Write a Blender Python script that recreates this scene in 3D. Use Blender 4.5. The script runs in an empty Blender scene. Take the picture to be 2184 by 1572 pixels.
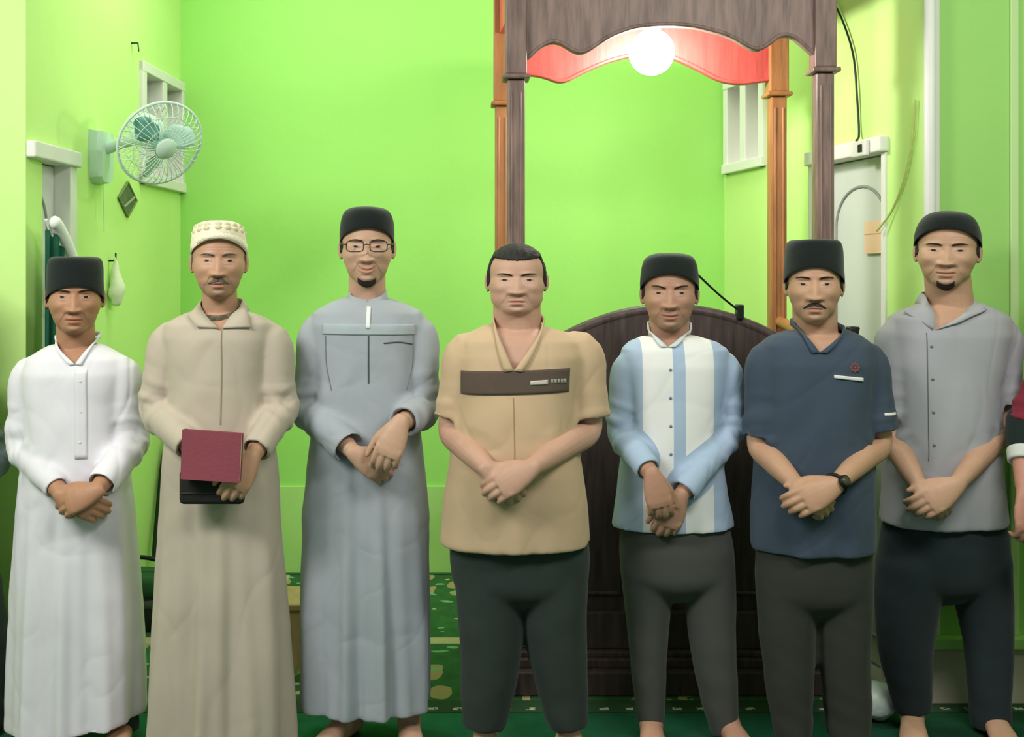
import bpy, bmesh, math, random
import numpy as np
from mathutils import Vector, Matrix
from mathutils.bvhtree import BVHTree

random.seed(7)
rng = np.random.default_rng(7)
SC = bpy.context.scene
COL = SC.collection
PI = math.pi

# ------------------------------------------------------------------ camera, world, light, exposure
F, CAMZ, VX, VY = 2200.0, 1.52, 1000.0, 590.0
cd = bpy.data.cameras.new('camera')
cam = bpy.data.objects.new('camera', cd)
COL.objects.link(cam)
cam.location = (0, 0, CAMZ)
cam.rotation_euler = (PI / 2, 0, 0)
cd.sensor_fit = 'HORIZONTAL'
cd.sensor_width = 36
cd.lens = 36 * F / 2184
cd.shift_x = 92 / 2184
cd.shift_y = -196 / 2184
cd.clip_start = 0.05
SC.camera = cam

w = bpy.data.worlds.new('world')
SC.world = w
w.use_nodes = True
w.node_tree.nodes['Background'].inputs[0].default_value = (0.93, 0.97, 1.0, 1)
w.node_tree.nodes['Background'].inputs[1].default_value = 0.30

def area(name, loc, rot, sx, sy, power, color):
    l = bpy.data.lights.new(name, 'AREA')
    l.shape = 'RECTANGLE'
    l.size, l.size_y, l.energy, l.color = sx, sy, power, color
    o = bpy.data.objects.new(name, l)
    o.location, o.rotation_euler = loc, rot
    COL.objects.link(o)
    return o
area('ceiling_lamp_hall_left', (-2.3, 1.2, 3.0), (0.62, -0.5, 0), 1.6, 0.5, 84, (1, 0.97, 0.93))
area('ceiling_lamp_hall_right', (1.4, 1.1, 3.35), (0.5, 0, 0), 1.6, 0.5, 62, (1, 0.97, 0.93))
area('ceiling_lamp_niche', (-0.7, 4.3, 3.4), (0.0, 0, 0), 1.3, 0.35, 18, (1, 0.98, 0.92))
area('added_light_niche_right', (0.85, 4.95, 3.4), (0.0, 0, 0), 0.6, 0.25, 12, (1, 0.98, 0.92))  # added light with no known fixture, brightens the right niche wall
SC.view_settings.view_transform = 'Standard'
SC.view_settings.look = 'None'
SC.view_settings.exposure = 0.0
SC.view_settings.gamma = 1.0
SC.view_settings.use_curve_mapping = False

# ------------------------------------------------------------------ helpers
def lin(r, g, b):
    def c(v):
        v /= 255.0
        return v / 12.92 if v <= 0.04045 else ((v + 0.055) / 1.055) ** 2.4
    return (c(r), c(g), c(b), 1.0)

def P(px, py, d):
    """a point at depth d in front of the place the picture was taken from"""
    return np.array([(px - VX) * d / F, d, CAMZ - (py - VY) * d / F])

def mat(name, rgb, rough=0.8, bump=0.0, bscale=60.0, var=0.0, vscale=6.0, metal=0.0, attr=None, spec=0.3, stretch=None, emit=None, sheen=0.0):
    m = bpy.data.materials.new(name)
    m.use_nodes = True
    nt = m.node_tree
    b = nt.nodes['Principled BSDF']
    b.inputs['Roughness'].default_value = rough
    b.inputs['Metallic'].default_value = metal
    b.inputs['Specular IOR Level'].default_value = spec
    if sheen:
        b.inputs['Sheen Weight'].default_value = sheen
    col = lin(*rgb)
    b.inputs['Base Color'].default_value = col
    tc = nt.nodes.new('ShaderNodeTexCoord')
    vec = tc.outputs['Object']
    if stretch:
        mp = nt.nodes.new('ShaderNodeMapping')
        mp.inputs['Scale'].default_value = stretch
        nt.links.new(vec, mp.inputs[0])
        vec = mp.outputs[0]
    cur = None
    if var:
        n = nt.nodes.new('ShaderNodeTexNoise')
        n.inputs['Scale'].default_value = vscale
        n.inputs['Detail'].default_value = 4
        nt.links.new(vec, n.inputs['Vector'])
        r = nt.nodes.new('ShaderNodeValToRGB')
        r.color_ramp.elements[0].position = 0.3
        r.color_ramp.elements[1].position = 0.7
        r.color_ramp.elements[0].color = tuple(max(0, c * (1 - var)) for c in col[:3]) + (1,)
        r.color_ramp.elements[1].color = tuple(min(1, c * (1 + var)) for c in col[:3]) + (1,)
        nt.links.new(n.outputs['Fac'], r.inputs[0])
        cur = r.outputs[0]
        nt.links.new(cur, b.inputs['Base Color'])
    if attr:
        a = nt.nodes.new('ShaderNodeAttribute')
        a.attribute_name = attr
        mx = nt.nodes.new('ShaderNodeMix')
        mx.data_type = 'RGBA'
        mx.blend_type = 'MULTIPLY'
        mx.inputs[0].default_value = 1
        if cur:
            nt.links.new(cur, mx.inputs[6])
        else:
            mx.inputs[6].default_value = col
        nt.links.new(a.outputs['Color'], mx.inputs[7])
        nt.links.new(mx.outputs[2], b.inputs['Base Color'])
    if bump:
        n2 = nt.nodes.new('ShaderNodeTexNoise')
        n2.inputs['Scale'].default_value = bscale
        n2.inputs['Detail'].default_value = 3
        nt.links.new(vec, n2.inputs['Vector'])
        bp = nt.nodes.new('ShaderNodeBump')
        bp.inputs['Strength'].default_value = bump
        bp.inputs['Distance'].default_value = 0.01
        nt.links.new(n2.outputs['Fac'], bp.inputs['Height'])
        nt.links.new(bp.outputs[0], b.inputs['Normal'])
    if emit:
        b.inputs['Emission Color'].default_value = col
        b.inputs['Emission Strength'].default_value = emit
    return m

def mesh_obj(name, v, faces, m=None, parent=None, smooth=True, kind=None):
    me = bpy.data.meshes.new(name)
    v = np.asarray(v, dtype=float)
    if parent is not None:
        loc = np.zeros(3)
        p = parent
        while p is not None:
            loc = loc + np.array(p.location)
            p = p.parent
        v = v - loc
    if isinstance(faces, np.ndarray) and faces.ndim == 2:
        k = faces.shape[1]
        n = len(faces)
        me.vertices.add(len(v))
        me.vertices.foreach_set('co', v.astype(np.float32).ravel())
        me.loops.add(n * k)
        me.loops.foreach_set('vertex_index', faces.astype(np.int32).ravel())
        me.polygons.add(n)
        me.polygons.foreach_set('loop_start', np.arange(0, n * k, k, dtype=np.int32))
        me.polygons.foreach_set('loop_total', np.full(n, k, dtype=np.int32))
        me.update(calc_edges=True)
        me.validate()
    else:
        me.from_pydata([tuple(x) for x in v], [], [list(map(int, f)) for f in faces])
    if smooth:
        me.polygons.foreach_set('use_smooth', np.ones(len(me.polygons), dtype=bool))
    me.update()
    o = bpy.data.objects.new(name, me)
    COL.objects.link(o)
    if m:
        me.materials.append(m)
    if parent is not None:
        o.parent = parent
    if kind:
        o['kind'] = kind
    return o

def tag(o, label, cat, group=None):
    o['label'] = label
    o['category'] = cat
    if group:
        o['group'] = group
    return o

def thing(name, label, cat, loc, group=None):
    o = bpy.data.objects.new(name, None)
    o.location = loc
    o.empty_display_size = 0.1
    COL.objects.link(o)
    return tag(o, label, cat, group)

class Shell:
    """collects closed shells"""
    def __init__(s):
        s.v, s.f, s.n = [], [], 0
    def add(s, v, f):
        v = np.asarray(v, float)
        s.v.append(v)
        s.f += [tuple(i + s.n for i in q) for q in f]
        s.n += len(v)
        return s
    def arrays(s):
        return np.concatenate(s.v), s.f

def rings_to_shell(rings, cap0=True, cap1=True):
    n = len(rings[0])
    v = np.concatenate(rings)
    f = []
    for i in range(len(rings) - 1):
        a, b = i * n, (i + 1) * n
        for j in range(n):
            k = (j + 1) % n
            f.append((a + j, a + k, b + k, b + j))
    if cap0:
        f.append(tuple(range(n - 1, -1, -1)))
    if cap1:
        o = (len(rings) - 1) * n
        f.append(tuple(o + j for j in range(n)))
    return v, f

def catmull(pts, n):
    pts = np.asarray(pts, float)
    k = len(pts)
    if k == 2:
        t = np.linspace(0, 1, n)[:, None]
        return pts[0] * (1 - t) + pts[1] * t
    d = np.linalg.norm(np.diff(pts[:, :3], axis=0), axis=1) + 1e-9
    s = np.concatenate([[0], np.cumsum(d)])
    q = np.linspace(0, s[-1], n)
    tan = np.zeros_like(pts)
    for i in range(k):
        if i == 0:
            tan[i] = (pts[1] - pts[0]) / d[0]
        elif i == k - 1:
            tan[i] = (pts[-1] - pts[-2]) / d[-1]
        else:
            tan[i] = (pts[i + 1] - pts[i - 1]) / (d[i] + d[i - 1])
    out = []
    for x in q:
        i = min(max(np.searchsorted(s, x) - 1, 0), k - 2)
        h = d[i]
        t = (x - s[i]) / h
        out.append((2 * t**3 - 3 * t**2 + 1) * pts[i] + (t**3 - 2 * t**2 + t) * h * tan[i]
                   + (-2 * t**3 + 3 * t**2) * pts[i + 1] + (t**3 - t**2) * h * tan[i + 1])
    return np.array(out)

def unit(a):
    a = np.asarray(a, float)
    return a / (np.linalg.norm(a) + 1e-12)

def frames(path, ref=None):
    n = len(path)
    T = np.zeros_like(path)
    T[1:-1] = path[2:] - path[:-2]
    T[0] = path[1] - path[0]
    T[-1] = path[-1] - path[-2]
    T = T / (np.linalg.norm(T, axis=1)[:, None] + 1e-12)
    r = np.array(ref, float) if ref is not None else (np.array([0, 0, 1.0]) if abs(T[0][2]) < 0.9 else np.array([0, 1.0, 0]))
    N = []
    for i in range(n):
        r = r - T[i] * np.dot(r, T[i])
        r = unit(r)
        N.append(r.copy())
    N = np.array(N)
    B = np.cross(T, N)
    return T, N, B

def tube(pts, radii, seg=14, n=None, ref=None, rnd0=True, rnd1=True, hollow=0.0, flat=None):
    """tube along pts with one radius per point; rounded ends, or an open cuff (hollow > 0)"""
    P4 = np.concatenate([np.asarray(pts, float), np.asarray(radii, float)[:, None]], axis=1)
    if n:
        P4 = catmull(P4, n)
    path, rad = P4[:, :3], np.abs(P4[:, 3])
    T, N, B = frames(path, ref)
    ang = np.arange(seg) / seg * 2 * PI
    fl = flat if flat else 1.0
    def ring(c, i, r):
        return c + r * (np.cos(ang)[:, None] * N[i] * fl + np.sin(ang)[:, None] * B[i])
    rings = []
    if rnd0:
        for a in (0.95, 0.75, 0.45):
            rings.append(ring(path[0] - T[0] * rad[0] * a, 0, rad[0] * math.sqrt(1 - a * a)))
    for i in range(len(path)):
        rings.append(ring(path[i], i, rad[i]))
    e = len(path) - 1
    if hollow:
        wll = 0.011
        for k in (0.0, 0.5, 1.0):
            rings.append(ring(path[e] - T[e] * hollow * k, e, (rad[e] - wll) * (1 - 0.15 * k)))
    elif rnd1:
        for a in (0.45, 0.75, 0.95):
            rings.append(ring(path[e] + T[e] * rad[e] * a, e, rad[e] * math.sqrt(1 - a * a)))
    return rings_to_shell(rings)

def ellipsoid(c, r, R=None, nu=18, nv=12):
    v = []
    for j in range(1, nv):
        th = PI * j / nv
        for i in range(nu):
            ph = 2 * PI * i / nu
            v.append((r[0] * math.sin(th) * math.cos(ph), r[1] * math.sin(th) * math.sin(ph), r[2] * math.cos(th)))
    v.append((0, 0, r[2]))
    v.append((0, 0, -r[2]))
    v = np.array(v)
    if R is not None:
        v = v @ np.array(R).T
    v = v + np.asarray(c)
    f = []
    for j in range(nv - 2):
        for i in range(nu):
            k = (i + 1) % nu
            f.append((j * nu + i, (j + 1) * nu + i, (j + 1) * nu + k, j * nu + k))
    t, b = len(v) - 2, len(v) - 1
    for i in range(nu):
        k = (i + 1) % nu
        f.append((t, i, k))
        f.append((b, (nv - 2) * nu + k, (nv - 2) * nu + i))
    return v, f

def box(x0, x1, y0, y1, z0, z1, bev=0.0):
    if bev <= 0:
        v = [(x, y, z) for z in (z0, z1) for y in (y0, y1) for x in (x0, x1)]
        f = [(0, 2, 3, 1), (4, 5, 7, 6), (0, 1, 5, 4), (2, 6, 7, 3), (0, 4, 6, 2), (1, 3, 7, 5)]
        return np.array(v, float), f
    bm = bmesh.new()
    bmesh.ops.create_cube(bm, size=1)
    for q in bm.verts:
        q.co = Vector(((x0 + x1) / 2 + q.co.x * (x1 - x0), (y0 + y1) / 2 + q.co.y * (y1 - y0), (z0 + z1) / 2 + q.co.z * (z1 - z0)))
    bmesh.ops.bevel(bm, geom=list(bm.edges), offset=bev, segments=2, affect='EDGES', profile=0.5)
    bm.verts.index_update()
    v = np.array([q.co[:] for q in bm.verts])
    f = [tuple(x.index for x in q.verts) for q in bm.faces]
    bm.free()
    return v, f

def oriented(vf, A, u, n):
    """box made in (u, n, z) coordinates placed with origin A, u along a wall, n out of it"""
    v, f = vf
    A, u, n = np.asarray(A, float), np.asarray(u, float), np.asarray(n, float)
    out = A + v[:, :1] * u + v[:, 1:2] * n + v[:, 2:3] * np.array([0, 0, 1.0])
    if np.dot(np.cross(u, n), [0, 0, 1]) < 0:
        f = [tuple(reversed(q)) for q in f]
    return out, f

def obox(name, m, parent, A, u, n, dims, bev=0.004, kind=None):
    v, f = oriented(box(*dims, bev=bev), A, u, n)
    return mesh_obj(name, v, f, m, parent, smooth=False, kind=kind)

def lathe(profile, seg=32, c=(0, 0, 0)):
    rings = []
    a = np.arange(seg) / seg * 2 * PI
    for r, z in profile:
        rings.append(np.stack([c[0] + r * np.cos(a), c[1] + r * np.sin(a), np.full(seg, c[2] + z)], 1))
    return rings_to_shell(rings)

def torus(c, R, r, nrm, seg=48, ms=8):
    nrm = unit(nrm)
    a = unit(np.cross(nrm, [0, 0, 1.0] if abs(nrm[2]) < 0.9 else [1.0, 0, 0]))
    b = np.cross(nrm, a)
    rings = []
    for i in range(seg):
        t = 2 * PI * i / seg
        d = a * math.cos(t) + b * math.sin(t)
        ring = [np.asarray(c) + d * (R + r * math.cos(q)) + nrm * r * math.sin(q) for q in np.arange(ms) / ms * 2 * PI]
        rings.append(np.array(ring))
    v = np.concatenate(rings)
    f = []
    for i in range(seg):
        p, q = i * ms, ((i + 1) % seg) * ms
        for j in range(ms):
            k = (j + 1) % ms
            f.append((p + j, q + j, q + k, p + k))
    return v, f

def remesh(sh, vox):
    v, f = sh.arrays()
    me = bpy.data.meshes.new('tmp')
    me.from_pydata([tuple(x) for x in v], [], f)
    o = bpy.data.objects.new('tmp', me)
    COL.objects.link(o)
    md = o.modifiers.new('r', 'REMESH')
    md.mode = 'VOXEL'
    md.voxel_size = vox
    dg = bpy.context.evaluated_depsgraph_get()
    e = bpy.data.meshes.new_from_object(o.evaluated_get(dg))
    nv = len(e.vertices)
    V = np.empty(nv * 3, np.float32)
    e.vertices.foreach_get('co', V)
    L = np.empty(len(e.loops), np.int32)
    e.loops.foreach_get('vertex_index', L)
    bpy.data.objects.remove(o)
    bpy.data.meshes.remove(me)
    bpy.data.meshes.remove(e)
    return V.reshape(-1, 3).astype(float), L.reshape(-1, 4)

def edges_of(q):
    k = q.shape[1]
    e = np.concatenate([np.stack([q[:, i], q[:, (i + 1) % k]], 1) for i in range(k)])
    e.sort(axis=1)
    return np.unique(e, axis=0)

def lap(v, e, it, lam=0.5, mask=None):
    n = len(v)
    deg = np.bincount(e[:, 0], minlength=n) + np.bincount(e[:, 1], minlength=n)
    deg = np.maximum(deg, 1)[:, None]
    mk = 1.0 if mask is None else mask[:, None]
    for _ in range(it):
        acc = np.stack([np.bincount(e[:, 0], v[e[:, 1], k], n) + np.bincount(e[:, 1], v[e[:, 0], k], n) for k in range(3)], 1)
        v = v + lam * mk * (acc / deg - v)
    return v

def normals(v, q):
    if q.shape[1] == 4:
        fn = np.cross(v[q[:, 2]] - v[q[:, 0]], v[q[:, 3]] - v[q[:, 1]])
    else:
        fn = np.cross(v[q[:, 1]] - v[q[:, 0]], v[q[:, 2]] - v[q[:, 0]])
    n = np.zeros_like(v)
    for c in range(q.shape[1]):
        for k in range(3):
            n[:, k] += np.bincount(q[:, c], fn[:, k], len(v))
    return n / (np.linalg.norm(n, axis=1)[:, None] + 1e-12)

def noise3(v, scale, seed, octv=3):
    r = np.random.default_rng(seed)
    out = np.zeros(len(v))
    amp = 1.0
    for o in range(octv):
        for _ in range(5):
            k = r.normal(size=3) * np.asarray(scale) * (1.8 ** o)
            out += amp / 3 * np.sin(v @ k + r.uniform(0, 6.28))
        amp *= 0.55
    return out

def sstep(a, b, x):
    t = np.clip((x - a) / (b - a), 0, 1)
    return t * t * (3 - 2 * t)

# ------------------------------------------------------------------ materials
WALL_GREEN = mat('lime_paint', (158, 224, 108), 0.55, 0.08, 30, 0.04, 1.2)
WALL_LIT_TONE = mat('lime_paint_lit_tone', (200, 238, 144), 0.55, 0.08, 30, 0.05, 1.2)  # same lime paint, made paler to carry the stronger light on these walls
WALL_FRONT_LIGHT_TONE = mat('lime_paint_front_light_tone', (160, 214, 116), 0.55, 0.08, 30, 0.04, 1.2)  # same lime paint again, light level of the front wall put into the tone
DADO = mat('pale_green_dado', (178, 228, 130), 0.4, 0.05, 20, 0.05, 3)
CEIL = mat('ceiling_white', (232, 234, 226), 0.8, 0.05, 20)
WHITE = mat('white_gloss_paint', (226, 226, 220), 0.4, 0.04, 40, 0.03, 4)
DOORW = mat('white_door_paint', (214, 219, 214), 0.45, 0.04, 30, 0.04, 3)
TILE = mat('grey_beige_tile', (196, 188, 172), 0.35, 0.04, 30, 0.1, 5)
GREYV = mat('grey_pane', (150, 146, 134), 0.3, 0.0, 1, 0.08, 8)
def wood(name, rgb, rough=0.45, var=0.35):
    return mat(name, rgb, rough, 0.12, 9, var, 5, stretch=(9, 9, 1.1), spec=0.4)
WOOD = wood('brown_wood', (128, 104, 98))
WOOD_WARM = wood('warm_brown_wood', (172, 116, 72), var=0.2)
WOOD_DARK = wood('dark_brown_wood', (76, 62, 60))
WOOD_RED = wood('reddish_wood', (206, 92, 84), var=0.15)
BLACKP = mat('black_plastic', (28, 30, 30), 0.45)
DARKM = mat('dark_metal', (46, 50, 46), 0.4, metal=0.6)

# ------------------------------------------------------------------ room shell
FY, BY = 3.66, 5.24           # front wall plane, back wall plane
LF, LB = (-1.572, FY), (-1.465, BY)
RF, RB = (1.614, FY), (1.298, BY)
CH = 3.5

def wall_holes(name, A, B, z0, z1, holes, th, m, flip):
    A, B = np.array([*A, 0.0]), np.array([*B, 0.0])
    Ln = np.linalg.norm(B - A)
    u = (B - A) / Ln
    n = np.array([-u[1], u[0], 0]) * (1 if flip else -1)   # outwards from the niche
    us = sorted({0, Ln, *[h[0] for h in holes], *[h[1] for h in holes]})
    zs = sorted({z0, z1, *[h[2] for h in holes], *[h[3] for h in holes]})
    S = Shell()
    for i in range(len(us) - 1):
        for j in range(len(zs) - 1):
            cu, cz = (us[i] + us[i + 1]) / 2, (zs[j] + zs[j + 1]) / 2
            if any(h[0] < cu < h[1] and h[2] < cz < h[3] for h in holes):
                continue
            S.add(*oriented(box(us[i], us[i + 1], 0, th, zs[j], zs[j + 1]), A, u, n))
    o = mesh_obj(name, *S.arrays(), m, None, smooth=False, kind='structure')
    return o, A, u, n

def uL(px):
    d = 1.82 / ((1000 - px) / F + 0.0677)
    return (d - FY) / (BY - FY) * math.hypot(BY - FY, LB[0] - LF[0]), d
def uR(px):
    d = 2.346 / ((px - 1000) / F + 0.2)
    return (d - FY) / (BY - FY) * math.hypot(BY - FY, RB[0] - RF[0]), d

dl0, dl1 = 0.012, uL(142)[0]
wl0, wl1 = uL(303)[0], uL(383)[0]
wl_z0, wl_z1 = 1.98, 2.47
dia_u, dia_d = uL(270)
dia_z = CAMZ + (590 - 425) * dia_d / F
wall_left, AL, UL_, NL = wall_holes('wall_left', LF, LB, 0, CH, [(dl0, dl1, 0, 1.955), (wl0, wl1, wl_z0, wl_z1)], 0.14, WALL_LIT_TONE, True)
dr0, dr1 = uR(1885)[0], uR(1745)[0]
wr0, wr1 = uR(1627)[0], uR(1556)[0]
wall_right, AR, UR_, NR = wall_holes('wall_right', RF, RB, 0, CH, [(dr0, dr1, 0, 2.0), (wr0, wr1, 2.07, 2.47)], 0.14, WALL_LIT_TONE, False)

bx = box(LB[0] - 0.3, RB[0] + 0.3, BY, BY + 0.14, 0, CH)
mesh_obj('wall_back', *bx, WALL_GREEN, None, smooth=False, kind='structure')
mesh_obj('trim_1', *box(LB[0], RB[0], BY - 0.012, BY, 0, 0.458, bev=0.003), DADO, None, smooth=False, kind='structure')
mesh_obj('trim_2', *box(LB[0], RB[0], BY - 0.03, BY - 0.012, 0, 0.02, bev=0.003), mat('dark_green_skirting', (40, 90, 48), 0.6), None, smooth=False, kind='structure')
mesh_obj('wall_front_left', *box(-4.2, LF[0], FY, FY + 0.14, 0, CH), WALL_LIT_TONE, None, smooth=False, kind='structure')
mesh_obj('wall_front_right', *box(RF[0], 4.2, FY, FY + 0.14, 0, CH), WALL_FRONT_LIGHT_TONE, None, smooth=False, kind='structure')
mesh_obj('wall_hall_left', *box(-4.34, -4.2, -1.5, FY + 0.14, 0, CH), WALL_LIT_TONE, None, smooth=False, kind='structure')
mesh_obj('wall_hall_right', *box(4.2, 4.34, -1.5, FY + 0.14, 0, CH), WALL_LIT_TONE, None, smooth=False, kind='structure')
mesh_obj('ceiling', *box(-4.34, 4.34, -1.5, BY + 0.14, CH, CH + 0.1), CEIL, None, smooth=False, kind='structure')
mesh_obj('floor', *box(-4.34, 4.34, -1.5, BY + 0.14, -0.1, 0), mat('cream_floor_tile', (190, 186, 172), 0.3, 0, 1, 0.06, 2), None, smooth=False, kind='structure')
# tiled base and ledge of the front wall on the right, vertical trims
tb = bpy.data.objects.new('baseboard_right', None); tb['kind'] = 'structure'
tb.location = (RF[0], FY, 0); COL.objects.link(tb)
for i in range(6):
    x0 = RF[0] + 0.01 + i * 0.405
    mesh_obj('tile', *box(x0, x0 + 0.4, FY - 0.014, FY, 0.004, 0.2, bev=0.004), TILE, tb, smooth=False)
mesh_obj('ledge', *box(RF[0] + 0.005, 4.2, FY - 0.04, FY, 0.208, 0.25, bev=0.006), DADO, tb, smooth=False)
tb2 = bpy.data.objects.new('baseboard_left', None); tb2['kind'] = 'structure'
tb2.location = (LF[0], FY, 0); COL.objects.link(tb2)
for i in range(6):
    x0 = LF[0] - 0.01 - (i + 1) * 0.405
    mesh_obj('tile', *box(x0, x0 + 0.4, FY - 0.014, FY, 0.004, 0.2, bev=0.004), TILE, tb2, smooth=False)
mesh_obj('trim_3', *box(RF[0] - 0.004, RF[0] + 0.05, FY - 0.02, FY, 0.25, CH, bev=0.006), WHITE, None, smooth=False, kind='structure')
px_ = RF[0] + 0.004
tag(mesh_obj('conduit_pipe', *tube([(px_, FY - 0.042, 0.25), (px_, FY - 0.042, CH)], [0.02, 0.02], 16, rnd0=False, rnd1=False), WHITE),
    'white vertical plastic pipe on the corner of the niche opening', 'pipe')
x2 = (2152 - 1000) * FY / F
mesh_obj('trim_4', *box(x2, x2 + 0.03, FY - 0.012, FY, 0.25, CH, bev=0.004), mat('pale_green_trim', (196, 226, 160), 0.5), None, smooth=False, kind='structure')

# ------------------------------------------------------------------ carpets
def carpet_mat():
    m = bpy.data.materials.new('patterned_carpet')
    m.use_nodes = True
    nt = m.node_tree
    N, Lk = nt.nodes.new, nt.links.new
    b = nt.nodes['Principled BSDF']
    b.inputs['Roughness'].default_value = 0.95
    tc = N('ShaderNodeTexCoord')
    def math_(op, a, c=None):
        q = N('ShaderNodeMath'); q.operation = op
        for i, s in enumerate((a, c)):
            if s is None: continue
            if isinstance(s, (int, float)): q.inputs[i].default_value = s
            else: Lk(s, q.inputs[i])
        return q.outputs[0]
    def mix(fac, a, c):
        q = N('ShaderNodeMix'); q.data_type = 'RGBA'
        Lk(fac, q.inputs[0])
        for i, s in ((6, a), (7, c)):
            if isinstance(s, tuple): q.inputs[i].default_value = s
            else: Lk(s, q.inputs[i])
        return q.outputs[2]
    nz = N('ShaderNodeTexNoise'); nz.inputs['Scale'].default_value = 5
    Lk(tc.outputs['Object'], nz.inputs['Vector'])
    va = N('ShaderNodeVectorMath'); va.operation = 'MULTIPLY_ADD'
    Lk(nz.outputs['Color'], va.inputs[0]); va.inputs[1].default_value = (0.12, 0.12, 0); Lk(tc.outputs['Object'], va.inputs[2])
    def leaves(scale, stretch, rot, thr):
        mp = N('ShaderNodeMapping'); mp.inputs['Scale'].default_value = stretch; mp.inputs['Rotation'].default_value = (0, 0, rot)
        Lk(va.outputs[0], mp.inputs[0])
        vo = N('ShaderNodeTexVoronoi'); vo.inputs['Scale'].default_value = scale; Lk(mp.outputs[0], vo.inputs['Vector'])
        return math_('LESS_THAN', vo.outputs['Distance'], thr)
    ln = N('ShaderNodeTexNoise'); ln.inputs['Scale'].default_value = 14; Lk(tc.outputs['Object'], ln.inputs['Vector'])
    base = mix(ln.outputs['Fac'], lin(24, 70, 30), lin(50, 116, 56))
    c1 = mix(leaves(5.0, (1.6, 0.8, 1), 0.5, 0.3), base, lin(168, 150, 104))
    c2 = mix(leaves(7.5, (1, 2.0, 1), -0.5, 0.24), c1, lin(120, 172, 124))
    c3 = mix(leaves(12.0, (1, 1, 1), 0.2, 0.16), c2, lin(188, 178, 132))
    sx = N('ShaderNodeSeparateXYZ'); Lk(tc.outputs['Object'], sx.inputs[0])
    fx = math_('FRACT', math_('MULTIPLY', math_('ADD', sx.outputs['X'], 10.155), 1 / 0.56))
    fy = math_('FRACT', math_('MULTIPLY', math_('ADD', sx.outputs['Y'], 10.32), 1 / 1.05))
    lx = math_('LESS_THAN', math_('ABSOLUTE', math_('SUBTRACT', fx, 0.5)), 0.025)
    ly = math_('LESS_THAN', math_('ABSOLUTE', math_('SUBTRACT', fy, 0.5)), 0.035)
    c4 = mix(math_('MAXIMUM', lx, ly), c3, lin(186, 178, 134))
    # border with pale flecks along the hall edge (object origin is that edge)
    bd = math_('LESS_THAN', sx.outputs['Y'], 0.10)
    c5 = mix(bd, c4, lin(40, 74, 44))
    fl = math_('LESS_THAN', math_('FRACT', math_('MULTIPLY', math_('ADD', sx.outputs['X'], 10.0), 1 / 0.085)), 0.38)
    fl2 = math_('MULTIPLY', fl, math_('LESS_THAN', math_('ABSOLUTE', math_('SUBTRACT', sx.outputs['Y'], 0.03)), 0.012))
    n3 = N('ShaderNodeTexNoise'); n3.inputs['Scale'].default_value = 60; Lk(tc.outputs['Object'], n3.inputs['Vector'])
    fl3 = math_('MULTIPLY', fl2, math_('GREATER_THAN', n3.outputs['Fac'], 0.45))
    c6 = mix(fl3, c5, lin(190, 200, 170))
    Lk(c6, b.inputs['Base Color'])
    nb = N('ShaderNodeTexNoise'); nb.inputs['Scale'].default_value = 250; Lk(tc.outputs['Object'], nb.inputs['Vector'])
    bp = N('ShaderNodeBump'); bp.inputs['Strength'].default_value = 0.5; bp.inputs['Distance'].default_value = 0.01
    Lk(nb.outputs['Fac'], bp.inputs['Height']); Lk(bp.outputs[0], b.inputs['Normal'])
    return m
CY = 3.565
o = mesh_obj('prayer_carpet', *[box(-1.8, 1.9, 0, FY + 0.02 - CY, 0.001, 0.014, bev=0.004)[0]] , [], None) if False else None
S = Shell()
S.add(*box(-4.1, 4.1, 0.0, FY - 0.02 - CY, 0.0005, 0.014))
S.add(*box(-1.46, 1.29, FY - 0.02 - CY, BY - 0.035 - CY, 0.0005, 0.014))
o = mesh_obj('prayer_carpet', *S.arrays(), carpet_mat(), None, smooth=False)
o.location = (0, CY, 0)
tag(o, 'dark green floral prayer carpet with tan leaves in the niche', 'carpet')
o = mesh_obj('hall_carpet', *box(-4.1, 4.1, -1.4, CY - 0.004, 0.0005, 0.014), mat('plain_green_carpet', (22, 106, 74), 0.95, 0.5, 220, 0.2, 9))
tag(o, 'plain green carpet under the row of standing men', 'carpet')

# ------------------------------------------------------------------ windows, doors
def vent_window(name, A, u, n, u0, u1, z0, z1):
    r = bpy.data.objects.new(name, None); r['kind'] = 'structure'
    r.location = tuple(A + u * (u0 + u1) / 2); COL.objects.link(r)
    fw = 0.035
    S = Shell()
    for d in ((u0 - fw, u0 + 0.012, -0.02, 0.1, z0 - fw, z1 + fw), (u1 - 0.012, u1 + fw, -0.02, 0.1, z0 - fw, z1 + fw),
              (u0 - fw, u1 + fw, -0.022, 0.1, z1 - 0.012, z1 + fw), (u0 - fw, u1 + fw, -0.03, 0.1, z0 - fw, z0 + 0.012)):
        S.add(*oriented(box(*d, bev=0.004), A, u, n))
    mesh_obj('window_frame', *S.arrays(), WHITE, r, smooth=False)
    um = (u0 + u1) / 2
    obox('mullion', WHITE, r, A, u, n, (um - 0.03, um + 0.03, -0.018, 0.1, z0, z1))
    for a, b in ((u0 + 0.012, um - 0.03), (um + 0.03, u1 - 0.012)):
        obox('pane', GREYV, r, A, u, n, (a, b, 0.105, 0.115, z0, z1), bev=0.001)
        obox('louvre', WHITE, r, A, u, n, (a + 0.01, b - 0.01, 0.06, 0.075, z0 + 0.01, z1 - 0.07), bev=0.003)
    return r
vent_window('window_1', AL, UL_, NL, wl0, wl1, wl_z0, wl_z1)
vent_window('window_2', AR, UR_, NR, wr0, wr1, 2.07, 2.47)

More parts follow.
